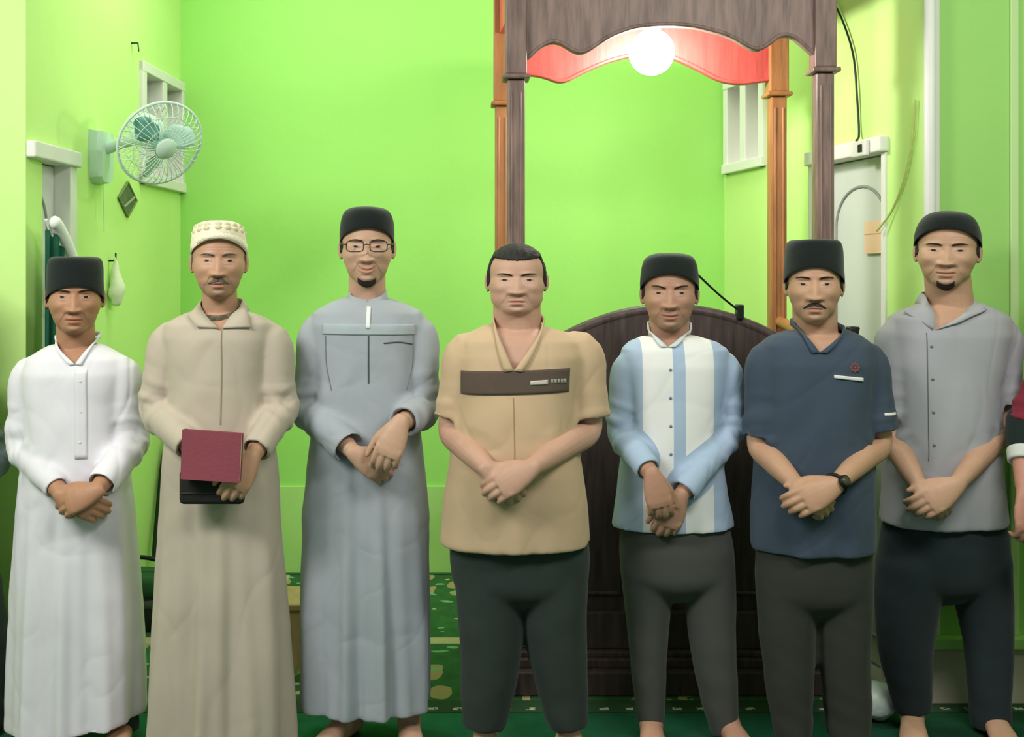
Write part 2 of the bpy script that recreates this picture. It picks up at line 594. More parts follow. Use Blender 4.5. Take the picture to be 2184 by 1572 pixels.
def door(name, A, u, n, u0, u1, z1, handle_side, lintel_h=0.05):
    r = bpy.data.objects.new(name, None); r['kind'] = 'structure'
    r.location = tuple(A + u * (u0 + u1) / 2); COL.objects.link(r)
    jw = 0.05
    S = Shell()
    if u0 > 0.1:
        S.add(*oriented(box(u0 - 0.02, u0 + 0.008, -0.008, 0.1, 0, z1 + 0.01, bev=0.003), A, u, n))
    else:
        S.add(*oriented(box(0.003, u0 + 0.006, 0.02, 0.1, 0, z1, bev=0.002), A, u, n))
    S.add(*oriented(box(u1 - 0.01, u1 + jw, -0.02, 0.1, 0, z1 + 0.01, bev=0.004), A, u, n))
    mesh_obj('jamb', *S.arrays(), WHITE, r, smooth=False)
    obox('lintel', WHITE, r, A, u, n, (max(u0 - 0.03, 0.003), u1 + jw + 0.01, -0.035, 0.1, z1 - 0.01, z1 + lintel_h), bev=0.006)
    leaf = obox('door_leaf', DOORW, r, A, u, n, (u0 + 0.012, u1 - 0.012, 0.045, 0.085, 0.01, z1 - 0.014), bev=0.003)
    # arched moulding and lower panel moulding on the leaf
    a, b = u0 + 0.05, u1 - 0.07
    zt, zs, zb = z1 - 0.12, z1 - 0.27, 1.22
    pts = [(a, zb), (a, zs)] + [(a + (b - a) * (0.5 - 0.5 * math.cos(t)), zs + (zt - zs) * math.sin(t)) for t in np.linspace(0.15, PI - 0.15, 14)] + [(b, zs), (b, zb)]
    def mould(ps, nm):
        ps = ps + [ps[0]]
        S = Shell()
        for p, q in zip(ps[:-1], ps[1:]):
            S.add(*tube([A + u * p[0] + n * 0.044 + np.array([0, 0, p[1]]), A + u * q[0] + n * 0.044 + np.array([0, 0, q[1]])], [0.0065, 0.0065], 8))
        mesh_obj(nm, *S.arrays(), mat(nm + '_edge', (150, 154, 148), 0.5), leaf)
    mould(pts, 'upper_moulding')
    mould([(a, 0.12), (a, 1.08), (b, 1.08), (b, 0.12)], 'lower_moulding')
    hu = u0 + 0.06 if handle_side == 0 else u1 - 0.06
    sg = 1 if handle_side == 0 else -1
    hp = A + u * hu + np.array([0, 0, 1.15])
    S = Shell()
    S.add(*oriented(box(hu - 0.018, hu + 0.018, 0.036, 0.046, 1.06, 1.24, bev=0.003), A, u, n))
    S.add(*tube([hp + n * 0.04, hp - n * 0.01, hp - n * 0.012 + u * 0.1 * sg], [0.009, 0.009, 0.008], 10))
    mesh_obj('door_handle', *S.arrays(), DARKM, leaf)
    return r
door('door_1', AL, UL_, NL, dl0, dl1, 1.955, 1)
d2 = door('door_2', AR, UR_, NR, dr0, dr1, 2.0, 0)

# notice paper taped to the right door
pu0, pu1 = uR(1880)[0], uR(1846)[0]
pd_ = uR(1863)[1]
pz1, pz0 = CAMZ + (590 - 470) * pd_ / F, CAMZ + (590 - 540) * pd_ / F
o = thing('paper_notice', 'peach paper sheet taped to the white door on the right', 'paper', tuple(AR + UR_ * (pu0 + pu1) / 2 + NR * 0.03 + np.array([0, 0, (pz0 + pz1) / 2])))
obox('sheet', mat('peach_paper', (246, 208, 176), 0.8), o, AR, UR_, NR, (pu0, pu1 + 0.06, 0.033, 0.0355, pz0, pz1), bev=0.0005)
obox('fold_line', mat('paper_fold', (214, 176, 146), 0.8), o, AR, UR_, NR, (pu0, pu1 + 0.06, 0.0318, 0.033, (pz0 + pz1) / 2 + 0.012, (pz0 + pz1) / 2 + 0.016), bev=0.0003)

# ------------------------------------------------------------------ left wall: diamond vent, nail, fan
def diamond():
    r = thing('diamond_vent', 'dark grey diamond shaped vent on the left wall under the fan', 'vent', tuple(AL + UL_ * dia_u + np.array([0, 0, dia_z])))
    hw, hh = 0.10, 0.077
    c = AL + UL_ * dia_u + np.array([0, 0, dia_z])
    def dm(k, n0, n1):
        ring = [(hw * k, 0), (0, hh * k), (-hw * k, 0), (0, -hh * k)]
        a = np.array([c + UL_ * p[0] + np.array([0, 0, p[1]]) - NL * n0 for p in ring])
        b = np.array([c + UL_ * p[0] + np.array([0, 0, p[1]]) - NL * n1 for p in ring])
        return rings_to_shell([a, b])
    mesh_obj('backing', *dm(0.92, 0.0005, 0.006), mat('dark_grey_glass', (84, 92, 74), 0.2, 0, 1, 0.3, 12), r, smooth=False)
    S = Shell()
    ring = [(hw, 0), (0, hh), (-hw, 0), (0, -hh), (hw, 0)]
    for p, q in zip(ring[:-1], ring[1:]):
        S.add(*tube([c + UL_ * p[0] + np.array([0, 0, p[1]]) - NL * 0.006, c + UL_ * q[0] + np.array([0, 0, q[1]]) - NL * 0.006], [0.005, 0.005], 8))
    mesh_obj('frame', *S.arrays(), mat('olive_frame', (120, 140, 84), 0.5), r)
    mesh_obj('slat', *tube([c + UL_ * -0.045 + np.array([0, 0, -0.035]) - NL * 0.009, c + UL_ * 0.062 + np.array([0, 0, 0.012]) - NL * 0.009], [0.006, 0.006], 8), mat('pale_slat', (150, 158, 134), 0.5), r)
diamond()
un, dn = uL(280)
c = AL + UL_ * un + np.array([0, 0, CAMZ + (590 - 92) * dn / F])
tag(mesh_obj('wall_hook', *tube([c + NL * 0.01, c - NL * 0.03, c - NL * 0.034 + np.array([0, 0, -0.035])], [0.004, 0.004, 0.003], 8), DARKM), 'small dark hook high on the left wall', 'hook')

def fan():
    d = 4.24
    base = P(205, 340, d); base[0] = -1.533
    r = thing('wall_fan', 'pale green wall fan with round wire cage on the left wall', 'fan', tuple(base))
    FB = mat('pale_mint_plastic', (196, 222, 204), 0.4)
    FW = mat('mint_wire', (206, 226, 214), 0.4)
    FT = mat('teal_plastic', (122, 182, 170), 0.35)
    S = Shell()
    # tapered bracket plate on the wall
    prof = [(0.07, 0.115), (0.075, 0.03), (0.065, -0.08), (0.045, -0.10)]
    b0, w_ = base, -NL
    rr = []
    for off, k in ((0.0, 1.0), (0.035, 0.95), (0.05, 0.8)):
        ring = [b0 + UL_ * (x * k * sg) + np.array([0, 0, z * (1 if k == 1 else 0.95)]) + w_ * off for sg, pr in ((1, prof), (-1, prof[::-1])) for x, z in pr]
        rr.append(np.array(ring))
    mesh_obj('bracket', *rings_to_shell(rr), FB, r, smooth=False)
    hub = P(342, 306, 4.05)
    nrm = unit([0.60, -0.62, -0.48])
    mot = hub - nrm * 0.10
    mesh_obj('arm', *tube([base + w_ * 0.03 + np.array([0, 0, 0.04]), base + w_ * 0.12 + np.array([0, 0, 0.07]), mot - nrm * 0.04 + np.array([0, 0, -0.03])], [0.026, 0.024, 0.026], 14, n=12), FB, r)
    mesh_obj('motor_housing', *tube([mot - nrm * 0.10, mot - nrm * 0.02, mot + nrm * 0.03], [0.05, 0.068, 0.06], 24, n=10), FB, r)
    R = 0.172
    a = unit(np.cross(nrm, [0, 0, 1.0])); b = np.cross(a, nrm)
    cage = mesh_obj('cage_rim', *torus(hub, R, 0.006, nrm), FW, r)
    S = Shell()
    for sd in (1, -1):
        for k in range(40):
            t = 2 * PI * k / 40
            e = a * math.cos(t) + b * math.sin(t)
            q = [hub + e * 0.045 + nrm * 0.055 * sd, hub + e * 0.11 + nrm * 0.05 * sd, hub + e * 0.158 + nrm * 0.025 * sd, hub + e * R]
            S.add(*tube(q, [0.0016] * 4, 5, n=7, rnd0=False, rnd1=False))
        for q in (0.08, 0.13):
            S.add(*torus(hub + nrm * (0.053 if q < 0.1 else 0.047) * sd, q, 0.0016, nrm, 40, 5))
    mesh_obj('cage_wires', *S.arrays(), FW, r, kind='stuff')
    mesh_obj('cage_badge', *tube([hub + nrm * 0.05, hub + nrm * 0.062], [0.045, 0.038], 24, rnd0=False, rnd1=False), FB, r)
    mesh_obj('hub', *tube([hub - nrm * 0.03, hub + nrm * 0.03], [0.03, 0.026], 20), FT, r)
    for k in range(3):
        t0 = 2 * PI * k / 3 + 0.4
        rows = []
        for i, rad in enumerate(np.linspace(0.025, 0.15, 8)):
            f_ = i / 7
            wd = 0.35 + 0.5 * math.sin(PI * min(1, f_ * 1.15 + 0.05))
            row = []
            for s_ in np.linspace(-1, 1, 7):
                t = t0 + s_ * wd * 0.75 + f_ * 0.3
                e = a * math.cos(t) + b * math.sin(t)
                row.append(hub + e * rad * (1 - 0.12 * s_ * s_ * f_) + nrm * (0.022 * s_))
            rows.append(row)
        top = [np.array(x) + nrm * 0.001 for x in rows]
        rings = [np.concatenate([tp, (tp - nrm * 0.0025)[::-1]]) for tp in top]
        mesh_obj('blade', *rings_to_shell(rings), FT if k == 0 else mat('mint_blade', (180, 216, 202), 0.35), r)
    mesh_obj('pull_cord', *tube([base + w_ * 0.03 + np.array([0, 0, -0.09]), base + w_ * 0.035 + np.array([0, 0, -0.3])], [0.002, 0.002], 6), FW, r)
fan()

# ------------------------------------------------------------------ pulpit
def pulpit():
    D1, D2 = 3.84, 4.28
    xl1, xr1 = P(1100, 0, D1)[0], P(1755, 0, D1)[0]
    xl2, xr2 = P(1071, 0, D2)[0], P(1657, 0, D2)[0]
    cx = (xl1 + xr1) / 2
    r = thing('pulpit', 'tall dark wooden pulpit with four columns and scalloped canopy', 'pulpit', (cx, (D1 + D2) / 2, 0))
    # stepped base
    mesh_obj('base_plinth', *box(xl1 - 0.07, xr1 + 0.07, 3.70, D2 + 0.07, 0.0145, 0.10, bev=0.006), WOOD_DARK, r, smooth=False)
    mesh_obj('base_step', *box(xl1 - 0.05, xr1 + 0.05, 3.735, D2 + 0.05, 0.10, 0.135, bev=0.006), WOOD_DARK, r, smooth=False)
    mesh_obj('floor_board', *box(xl1 - 0.06, xr1 + 0.06, 3.75, D2 + 0.06, 0.135, 0.155, bev=0.005), WOOD_DARK, r, smooth=False)
    hcol = CAMZ + (590 - 172) * D1 / F
    def column(x, d, hc, wd, m, ztop):
        q = mesh_obj('column', *box(x - wd / 2, x + wd / 2, d - wd / 2, d + wd / 2, 0.155, hc, bev=0.008), m, r, smooth=False)
        mesh_obj('capital', *box(x - wd * 0.78, x + wd * 0.78, d - wd * 0.78, d + wd * 0.78, hc, hc + 0.018, bev=0.006), m, q, smooth=False)
        mesh_obj('upper_post', *box(x - wd * 0.6, x + wd * 0.6, d - wd * 0.6, d + wd * 0.6, hc + 0.018, ztop, bev=0.006), m, q, smooth=False)
        mesh_obj('column_base', *box(x - wd * 0.7, x + wd * 0.7, d - wd * 0.7, d + wd * 0.7, 0.155, 0.25, bev=0.008), m, q, smooth=False)
        for s in (-0.25, 0.25):
            mesh_obj('flute', *tube([(x + s * wd, d - wd * 0.5, 0.3), (x + s * wd, d - wd * 0.5, hc - 0.05)], [0.005, 0.005], 8), m, q)
    ztop = 2.72
    column(xl1, D1, hcol, 0.066, WOOD, ztop)
    column(xr1, D1, CAMZ + (590 - 158) * D1 / F, 0.066, WOOD, ztop)
    column(xl2, D2, CAMZ + (590 - 228) * D2 / F, 0.06, WOOD_WARM, ztop)
    column(xr2, D2, CAMZ + (590 - 208) * D2 / F, 0.066, WOOD_WARM, ztop)
    # scalloped fascias
    fx = [1120, 1130, 1161, 1186, 1205, 1222, 1240, 1262, 1296, 1351, 1406, 1440, 1480, 1553, 1600, 1625, 1648, 1677, 1699, 1721, 1738]
    fy_ = [140, 122, 96, 90, 98, 118, 120, 108, 82, 62, 57, 57, 60, 79, 108, 116, 84, 75, 86, 112, 126]
    def fascia(name, px, py, d, th, m):
        px2 = np.linspace(px[0], px[-1], 70)
        yy = np.interp(px2, px, py)
        yy = np.convolve(np.pad(yy, 2, 'edge'), np.ones(5) / 5, 'valid')
        pts = [P(a, b, d) for a, b in zip(px2, yy)]
        S = Shell()
        rings = []
        for p in pts:
            rings.append(np.array([[p[0], d - th / 2, p[2]], [p[0], d + th / 2, p[2]], [p[0], d + th / 2, ztop], [p[0], d - th / 2, ztop]]))
        q = mesh_obj(name, *rings_to_shell(rings), m, r, smooth=False)
        mesh_obj('edge_moulding', *tube(np.array(pts) + np.array([0, -th / 2, 0.006]), [0.008] * len(pts), 8), m, q)
    fascia('front_fascia', fx, fy_, D1, 0.03, WOOD)
    rx = [1071, 1119, 1157, 1197, 1245, 1296, 1350, 1420, 1480, 1534, 1580, 1622, 1657]
    ry = [162, 161, 165, 182, 156, 134, 120, 120, 146, 176, 182, 176, 172]
    fascia('rear_fascia', rx, ry, D2, 0.03, WOOD_RED)
    for xa, xb in ((xl1, xl2), (xr1, xr2)):
        v, f = oriented(box(0, 1, -0.014, 0.014, 2.52, ztop), (xa, D1, 0), np.array([xb - xa, D2 - D1, 0]), (1, 0, 0))
        mesh_obj('side_fascia', v, f, WOOD_RED, r, smooth=False)
    mesh_obj('canopy_roof', *box(xl1 - 0.09, xr1 + 0.09, D1 - 0.09, D2 + 0.09, ztop, ztop + 0.05, bev=0.012), WOOD_DARK, r, smooth=False)
    mesh_obj('cornice', *box(xl1 - 0.055, xr1 + 0.055, D1 - 0.055, D2 + 0.055, ztop - 0.07, ztop - 0.001, bev=0.012), WOOD, r, smooth=False) if False else None
    bm_pts = [(xl1 - 0.05, D1 - 0.045), (xr1 + 0.05, D1 - 0.045)]
    mesh_obj('cornice', *tube([(bm_pts[0][0], bm_pts[0][1], ztop - 0.03), (bm_pts[1][0], bm_pts[1][1], ztop - 0.03)], [0.03, 0.03], 12, rnd0=False, rnd1=False), WOOD, r)
    # arched front panel
    px = np.linspace(1130, 1724, 60)
    t = (px - 1428) / 297
    top = 660 + 105 * np.abs(t) ** 2.0
    dp = D1 - 0.01
    rings = []
    for a, b in zip(px, top):
        p = P(a, b, dp)
        rings.append(np.array([[p[0], dp - 0.018, 0.155], [p[0], dp - 0.018, p[2]], [p[0], dp + 0.018, p[2]], [p[0], dp + 0.018, 0.155]]))
    fp = mesh_obj('front_panel', *rings_to_shell(rings), WOOD_DARK, r, smooth=False)
    pts = np.array([P(a, b, dp) for a, b in zip(px, top)])
    mesh_obj('top_rail', *tube(pts, [0.022] * len(pts), 12), WOOD_DARK, fp)
    for k in range(3):
        x0 = pts[0][0] + 0.08 + k * 0.31
        S = Shell()
        for a, b in (((x0, 0.35), (x0, 1.05)), ((x0, 1.05), (x0 + 0.25, 1.05)), ((x0 + 0.25, 1.05), (x0 + 0.25, 0.35)), ((x0 + 0.25, 0.35), (x0, 0.35))):
            S.add(*tube([(a[0], dp - 0.02, a[1]), (b[0], dp - 0.02, b[1])], [0.01, 0.01], 8))
        mesh_obj('panel_moulding', *S.arrays(), WOOD_DARK, fp)
    mesh_obj('bottom_rail', *box(pts[0][0] + 0.02, pts[-1][0] - 0.02, dp - 0.05, dp - 0.018, 0.155, 0.29, bev=0.006), WOOD_DARK, fp, smooth=False)
    # side rails and the ledge at the foot of the rear column
    for xa, xb, nm in ((xl1, xl2, 'side_rail'), (xr1, xr2, 'side_rail')):
        mesh_obj(nm, *tube([(xa, D1, 1.27), (xb, D2, 1.34)], [0.022, 0.022], 12), WOOD_WARM, r)
        v, f = oriented(box(0.03, 0.97, -0.012, 0.012, 0.155, 1.25), (xa, D1, 0), np.array([xb - xa, D2 - D1, 0]), (1, 0, 0))
        mesh_obj('side_panel', v, f, WOOD_DARK, r, smooth=False)
    # lamp under the canopy
    lp = P(1390, 112, 4.02)
    t = thing('pendant_lamp', 'glowing white globe lamp hanging under the pulpit canopy', 'lamp', tuple(lp))
    g = mesh_obj('globe', *ellipsoid(lp, (0.088, 0.088, 0.088), nu=32, nv=20), mat('lamp_glass', (255, 252, 244), 0.3, emit=85.0), t)
    mesh_obj('lamp_holder', *lathe([(0.02, 0.075), (0.034, 0.08), (0.034, 0.12), (0.012, 0.13)], 20, lp), WHITE, t)
    mesh_obj('cord', *tube([lp + np.array([0, 0, 0.12]), (lp[0], lp[1], ztop)], [0.006, 0.006], 8), BLACKP, t)
    # gooseneck microphone clipped on the panel top
    b0 = P(1578, 664, dp - 0.02)
    b0[2] -= 0.02
    t = thing('gooseneck_microphone', 'thin black gooseneck microphone on the arched pulpit panel', 'microphone', tuple(b0))
    tip = P(1482, 580, dp - 0.14)
    mesh_obj('clip', *box(b0[0] - 0.012, b0[0] + 0.012, b0[1] - 0.016, b0[1] + 0.03, b0[2] - 0.01, b0[2] + 0.045, bev=0.004), DARKM, t, smooth=False)
    mesh_obj('gooseneck', *tube([b0 + np.array([0, 0, 0.02]), (b0 * 0.5 + tip * 0.5) + np.array([0.005, 0, 0.0]), tip], [0.0042, 0.004, 0.004], 8, n=14), BLACKP, t)
    mesh_obj('microphone_head', *tube([tip, tip + unit(tip - b0) * 0.05], [0.011, 0.013], 14), mat('grey_foam', (140, 146, 140), 0.9), t)
pulpit()

# ------------------------------------------------------------------ cables and small things at the back
def cable(name, pts, rad, m, label):
    o = mesh_obj(name, *tube(pts, [rad] * len(pts), 6, n=40), m)
    tag(o, label, 'cable')
def onR(px, py, off=0.012):
    d = uR(px)[1]
    p = P(px, py, d)
    return p - NR * off
cable('cable', [onR(1778, -6), onR(1805, 50), onR(1826, 120), onR(1834, 210), onR(1838, 290), onR(1846, 300, 0.04)], 0.0042, DARKM, 'dark cable hanging down the right wall to the door frame')
cable('cable', [onR(1958, 215), onR(1952, 300), onR(1936, 380), onR(1908, 450), onR(1886, 492, 0.03)], 0.004, mat('olive_cable', (176, 190, 110), 0.6), 'thin olive cable curving down beside the right door')
q = onR(1856, 318, 0.036)
t = thing('junction_box', 'small white junction box with a dark socket over the right door', 'box', tuple(q))
obox('housing', WHITE, t, q, UR_, NR, (-0.05, 0.05, -0.015, 0.0, -0.03, 0.03))
obox('socket_face', BLACKP, t, q, UR_, NR, (-0.026, 0.0, -0.019, -0.015, -0.015, 0.015), bev=0.002)

# closed umbrella hanging on the left wall near the corner
def onL(px, py, off):
    d = uL(px)[1]
    return P(px, py, d) - NL * off
tip, topp = onL(313, 1194, 0.035), onL(346, 930, 0.035)
t = thing('umbrella', 'dark closed umbrella hanging on the left wall between two robes', 'umbrella', tuple(topp))
ud = topp - tip
mesh_obj('folded_cloth', *tube([tip, tip + ud * 0.05, tip + ud * 0.4, tip + ud * 0.8, tip + ud], [0.008, 0.014, 0.022, 0.026, 0.012], 14, n=20), mat('dark_green_black', (26, 48, 26), 0.6, 0.2, 60), t)
mesh_obj('handle', *tube([topp, topp + ud * 0.25, topp + ud * 0.36 + UL_ * 0.02, topp + ud * 0.36 + UL_ * 0.06, topp + ud * 0.25 + UL_ * 0.07], [0.009, 0.01, 0.01, 0.01, 0.01], 10, n=18), BLACKP, t)
mesh_obj('hook', *tube([topp + ud * 0.33 + UL_ * 0.04 + NL * 0.04, topp + ud * 0.33 + UL_ * 0.04 - NL * 0.03], [0.004, 0.004], 8), DARKM, t)

# bag on the floor between the white robe and the beige robe
bp_ = P(300, 1335, 4.45); bp_[2] = 0.0145
t = thing('shoulder_bag', 'dark green and grey bag standing on the carpet by the back wall', 'bag', tuple(bp_))
def softbox(c, hx, hy, z0, z1, seed, n=2.8):
    rings = []
    a = np.arange(40) / 40 * 2 * PI
    for z, k in ((0, .86), (.03, .97), (.3, 1.0), (.7, .97), (.92, .9), (1, .72)):
        x = np.sign(np.cos(a)) * np.abs(np.cos(a)) ** (2 / n) * hx * k
        y = np.sign(np.sin(a)) * np.abs(np.sin(a)) ** (2 / n) * hy * k
        rings.append(np.stack([c[0] + x, c[1] + y, np.full(40, z0 + (z1 - z0) * z)], 1))
    v, f = rings_to_shell(rings)
    return v + noise3(v, 14, seed, 2)[:, None] * np.array([0.004, 0.004, 0.002]), f
mesh_obj('bag_body', *softbox(bp_, 0.19, 0.09, 0.0145, 0.22, 3), mat('charcoal_canvas', (44, 52, 50), 0.9, 0.2, 120), t)
mesh_obj('band', *softbox(bp_, 0.194, 0.094, 0.115, 0.165, 4), mat('grey_canvas', (92, 100, 96), 0.9, 0.2, 120), t)
mesh_obj('bag_flap', *softbox(bp_ + np.array([0, 0, 0]), 0.195, 0.098, 0.165, 0.245, 5), mat('green_canvas', (48, 92, 56), 0.9, 0.2, 120), t)
mesh_obj('strap', *tube([bp_ + np.array([-0.15, 0, 0.22]), bp_ + np.array([-0.05, 0, 0.29]), bp_ + np.array([0.08, 0, 0.28]), bp_ + np.array([0.15, 0, 0.22])], [0.01] * 4, 8, n=16), BLACKP, t)

# tan wooden book stand glimpsed between the beige and the grey robes
bs = P(632, 1440, 3.95); bs[2] = 0.0145
t = thing('book_stand', 'tan wooden low stand on the carpet between beige and grey robes', 'stand', tuple(bs))
TAN = wood('tan_wood', (176, 146, 108), var=0.12)
mesh_obj('stand_top', *box(bs[0] - 0.13, bs[0] + 0.16, bs[1] - 0.1, bs[1] + 0.14, 0.27, 0.295, bev=0.005), TAN, t, smooth=False)
mesh_obj('apron', *box(bs[0] - 0.12, bs[0] + 0.15, bs[1] - 0.085, bs[1] - 0.065, 0.05, 0.27, bev=0.004), TAN, t, smooth=False)
for a, b in ((-0.12, -0.09), (0.145, -0.09), (-0.12, 0.12), (0.145, 0.12)):
    mesh_obj('leg', *box(bs[0] + a - 0.013, bs[0] + a + 0.013, bs[1] + b - 0.013, bs[1] + b + 0.013, 0.0145, 0.27, bev=0.004), TAN, t, smooth=False)

# curtain in the left doorway
def curtain():
    t = thing('door_curtain', 'dark green curtain with a white edge in the left doorway', 'curtain', (-1.52, 3.82, 1.0))
    G = mat('dark_green_cloth', (24, 84, 62), 0.9, 0.1, 90, 0.15, 5)
    nu, nz = 48, 30
    A0 = AL - NL * 0.075
    top, bot = [], []
    u0, u1 = 0.02, uL(110)[0]
    rings = []
    for j in range(nz):
        fz = j / (nz - 1)
        row = []
        for i in range(nu):
            fu = i / (nu - 1)
            ztop_ = CAMZ + (590 - (492 + 118 * fu ** 1.3)) * 3.8 / F
            z = ztop_ * (1 - fz) + 0.12 * fz
            row.append(A0 + UL_ * (u0 + (u1 - u0) * fu) + NL * (0.02 * math.sin(fu * 26 + 0.6 * fz)) + np.array([0, 0, z]))
        row = np.array(row)
        rings.append(np.concatenate([row, (row - NL * 0.003)[::-1]]))
    mesh_obj('cloth', *rings_to_shell(rings), G, t)
    edge = np.array([A0 - NL * 0.01 + UL_ * (u0 + (u1 + 0.03 - u0) * fu) - NL * 0.012 + np.array([0, 0, CAMZ + (590 - (478 + 118 * fu ** 1.3)) * 3.8 / F]) for fu in np.linspace(0, 1.05, 30)])
    mesh_obj('edge_band', *tube(edge, [0.02] * 30, 10, flat=1.2), mat('white_cloth_band', (228, 236, 228), 0.9), t)
    mesh_obj('curtain_rod', *tube([A0 + UL_ * 0.0 + np.array([0, 0, 1.72]), A0 + UL_ * (u1 + 0.05) + np.array([0, 0, 1.42])], [0.006, 0.006], 8), WHITE, t)
curtain()

# small pale pouch hanging on a hook beside the left-hand man
u3, d3 = uL(232)
c = AL + UL_ * u3 + np.array([0, 0, CAMZ + (590 - 556) * d3 / F])
t = thing('hanging_pouch', 'small whitish pouch hanging on a hook on the left wall', 'pouch', tuple(c))
mesh_obj('hook', *tube([c + NL * 0.01, c - NL * 0.03, c - NL * 0.03 + np.array([0, 0, 0.03])], [0.004] * 3, 8), DARKM, t)
v, f = tube([c - NL * 0.028 + np.array([0, 0, 0.01]), c - NL * 0.03 + np.array([0, 0, -0.05]), c - NL * 0.035 + np.array([0, 0, -0.12]), c - NL * 0.032 + np.array([0, 0, -0.17])], [0.006, 0.018, 0.032, 0.024], 16, n=12)
mesh_obj('cloth', v + noise3(v, 60, 3)[:, None] * 0.003, f, mat('pale_cloth', (222, 232, 200), 0.9), t)

# microphone stand and white bundle on the floor to the right
ms = np.array([1.345, 3.615, 0.0145])
t = thing('microphone_stand', 'black microphone stand behind the navy and grey shirted men', 'stand', tuple(ms))
mz = CAMZ + (590 - 722) * 3.60 / F
mesh_obj('pole', *tube([ms + np.array([0, 0, 0.1]), (ms[0], ms[1], mz)], [0.011, 0.009], 10), BLACKP, t)
mesh_obj('microphone_head', *lathe([(0.012, -0.03), (0.018, 0.0), (0.024, 0.035), (0.022, 0.04), (0.0, 0.042)], 18, (ms[0], ms[1], mz)), BLACKP, t)
for k in range(3):
    a = 2 * PI * k / 3 + 1.35
    mesh_obj('leg', *tube([ms + np.array([0, 0, 0.2]), ms + np.array([0.09 * math.cos(a), 0.09 * math.sin(a) * 0.35 - 0.0, 0.03])], [0.008, 0.008], 8), BLACKP, t)
wb = np.array([P(1868, 0, 3.52)[0], 3.52, 0.0145])
sh = Shell()
sh.add(*ellipsoid(wb + np.array([0, 0, 0.06]), (0.075, 0.07, 0.058)))
v, q = remesh(sh, 0.008)
v[:, 2] = np.maximum(v[:, 2], 0.0146)
nn = normals(v, q)
v = v + nn * (noise3(v, 45, 5)[:, None] * 0.006)
v[:, 2] = np.maximum(v[:, 2], 0.0146)
t = mesh_obj('cloth_bundle', v, q, mat('white_plastic_film', (206, 220, 212), 0.5, 0.2, 60))
tag(t, 'white crumpled bundle on the floor beside the grey shirted man', 'bundle')

# ------------------------------------------------------------------ people
def closed_lerp(a, b, t):
    return a * (1 - t) + b * t

def mask_faces(q, keep):
    return q[keep[q].all(axis=1)]

SKIN_CACHE = {}
def skin_mat(rgb):
    if rgb not in SKIN_CACHE:
        m = mat('skin', rgb, 0.5, 0.06, 160, 0.05, 18, attr='tint', spec=0.35)
        m.node_tree.nodes['Principled BSDF'].inputs['Subsurface Weight'].default_value = 0.08
        m.node_tree.nodes['Principled BSDF'].inputs['Subsurface Radius'].default_value = (0.01, 0.004, 0.002)
        SKIN_CACHE[rgb] = m
    return SKIN_CACHE[rgb]
EYE_MAT = mat('eye_white_and_iris', (255, 255, 255), 0.25, attr='tint')
HAIR_MAT = mat('black_hair', (40, 37, 36), 0.6, 0.5, 220, 0.3, 60, stretch=(1, 1, 0.2))
GREYHAIR = mat('grizzled_hair', (96, 90, 82), 0.7, 0.4, 200, 0.3, 90)

BEARD_SHADE = mat('dark_beard_and_shade', (58, 50, 46), 0.8, 0.5, 260, 0.5, 160)

def etube(centers, la, na, lat, nor, seg=16):
    """elliptic loft: per ring half widths la (along lat) and na (along nor)"""
    ang = np.arange(seg) / seg * 2 * PI
    rings = []
    for c, a, b in zip(centers, la, na):
        rings.append(c + a * np.cos(ang)[:, None] * lat + b * np.sin(ang)[:, None] * nor)
    return rings_to_shell(rings)

def hand_shells(W, d, n, inward, sc=1.0, curl=(0.45, 0.7, 0.5), spread=0.012, thumb_open=0.45):
    """W wrist, d finger direction, n back-of-hand direction, inward = +1/-1 body side for the thumb"""
    d = unit(d)
    n = unit(np.asarray(n, float) - d * np.dot(n, d))
    s = np.cross(d, n)
    if s[2] * 1.0 + s[0] * inward * 0.8 < 0:
        s = -s
    out = []
    L = 0.092 * sc
    ts = [-0.3, -0.1, 0.25, 0.6, 0.9, 1.06]
    la = [0.018, 0.027, 0.036, 0.042, 0.042, 0.034]
    na = [0.014, 0.019, 0.0185, 0.0165, 0.0135, 0.009]
    cs = [W + d * (t * L) - n * (0.004 * max(0, t) ** 2) for t in ts]
    out.append(etube(cs, [x * sc for x in la], [x * sc for x in na], s, n, 18))
    lens = np.array([0.044, 0.028, 0.023]) * sc
    fl = [0.95, 1.05, 0.99, 0.80]
    for i in range(4):
        off = (0.0305 - i * 0.0203) * sc
        k = W + d * (L * (0.93 - 0.05 * abs(i - 1.2))) + s * off - n * 0.003
        dd = unit(d + s * spread * (1.5 - i))
        a = 0.0
        pts, rad = [k - dd * 0.012 * sc, k], [0.0105 * sc, 0.0108 * sc]
        p = k
        for j in range(3):
            a += curl[j] * (1 + 0.07 * i)
            v = dd * math.cos(a) - n * math.sin(a)
            p = p + v * lens[j] * fl[i]
            pts.append(p)
            rad.append([0.0100, 0.0093, 0.0078][j] * sc * (0.9 if i == 3 else 1))
        out.append(tube(pts, rad, 12, n=16, ref=n))
    k = W + d * (L * 0.22) + s * 0.026 * sc - n * 0.004
    v1 = unit(d * 0.8 + s * thumb_open - n * 0.25)
    v2 = unit(d * 1.0 + s * thumb_open * 0.45 - n * 0.3)
    p1 = k + v1 * 0.042 * sc
    p2 = p1 + v2 * 0.034 * sc
    p3 = p2 + unit(v2 + d * 0.3) * 0.024 * sc
    out.append(tube([k - v1 * 0.015, k, p1, p2, p3], [0.013 * sc, 0.0135 * sc, 0.0115 * sc, 0.0105 * sc, 0.008 * sc], 12, n=16, ref=n))
    return out

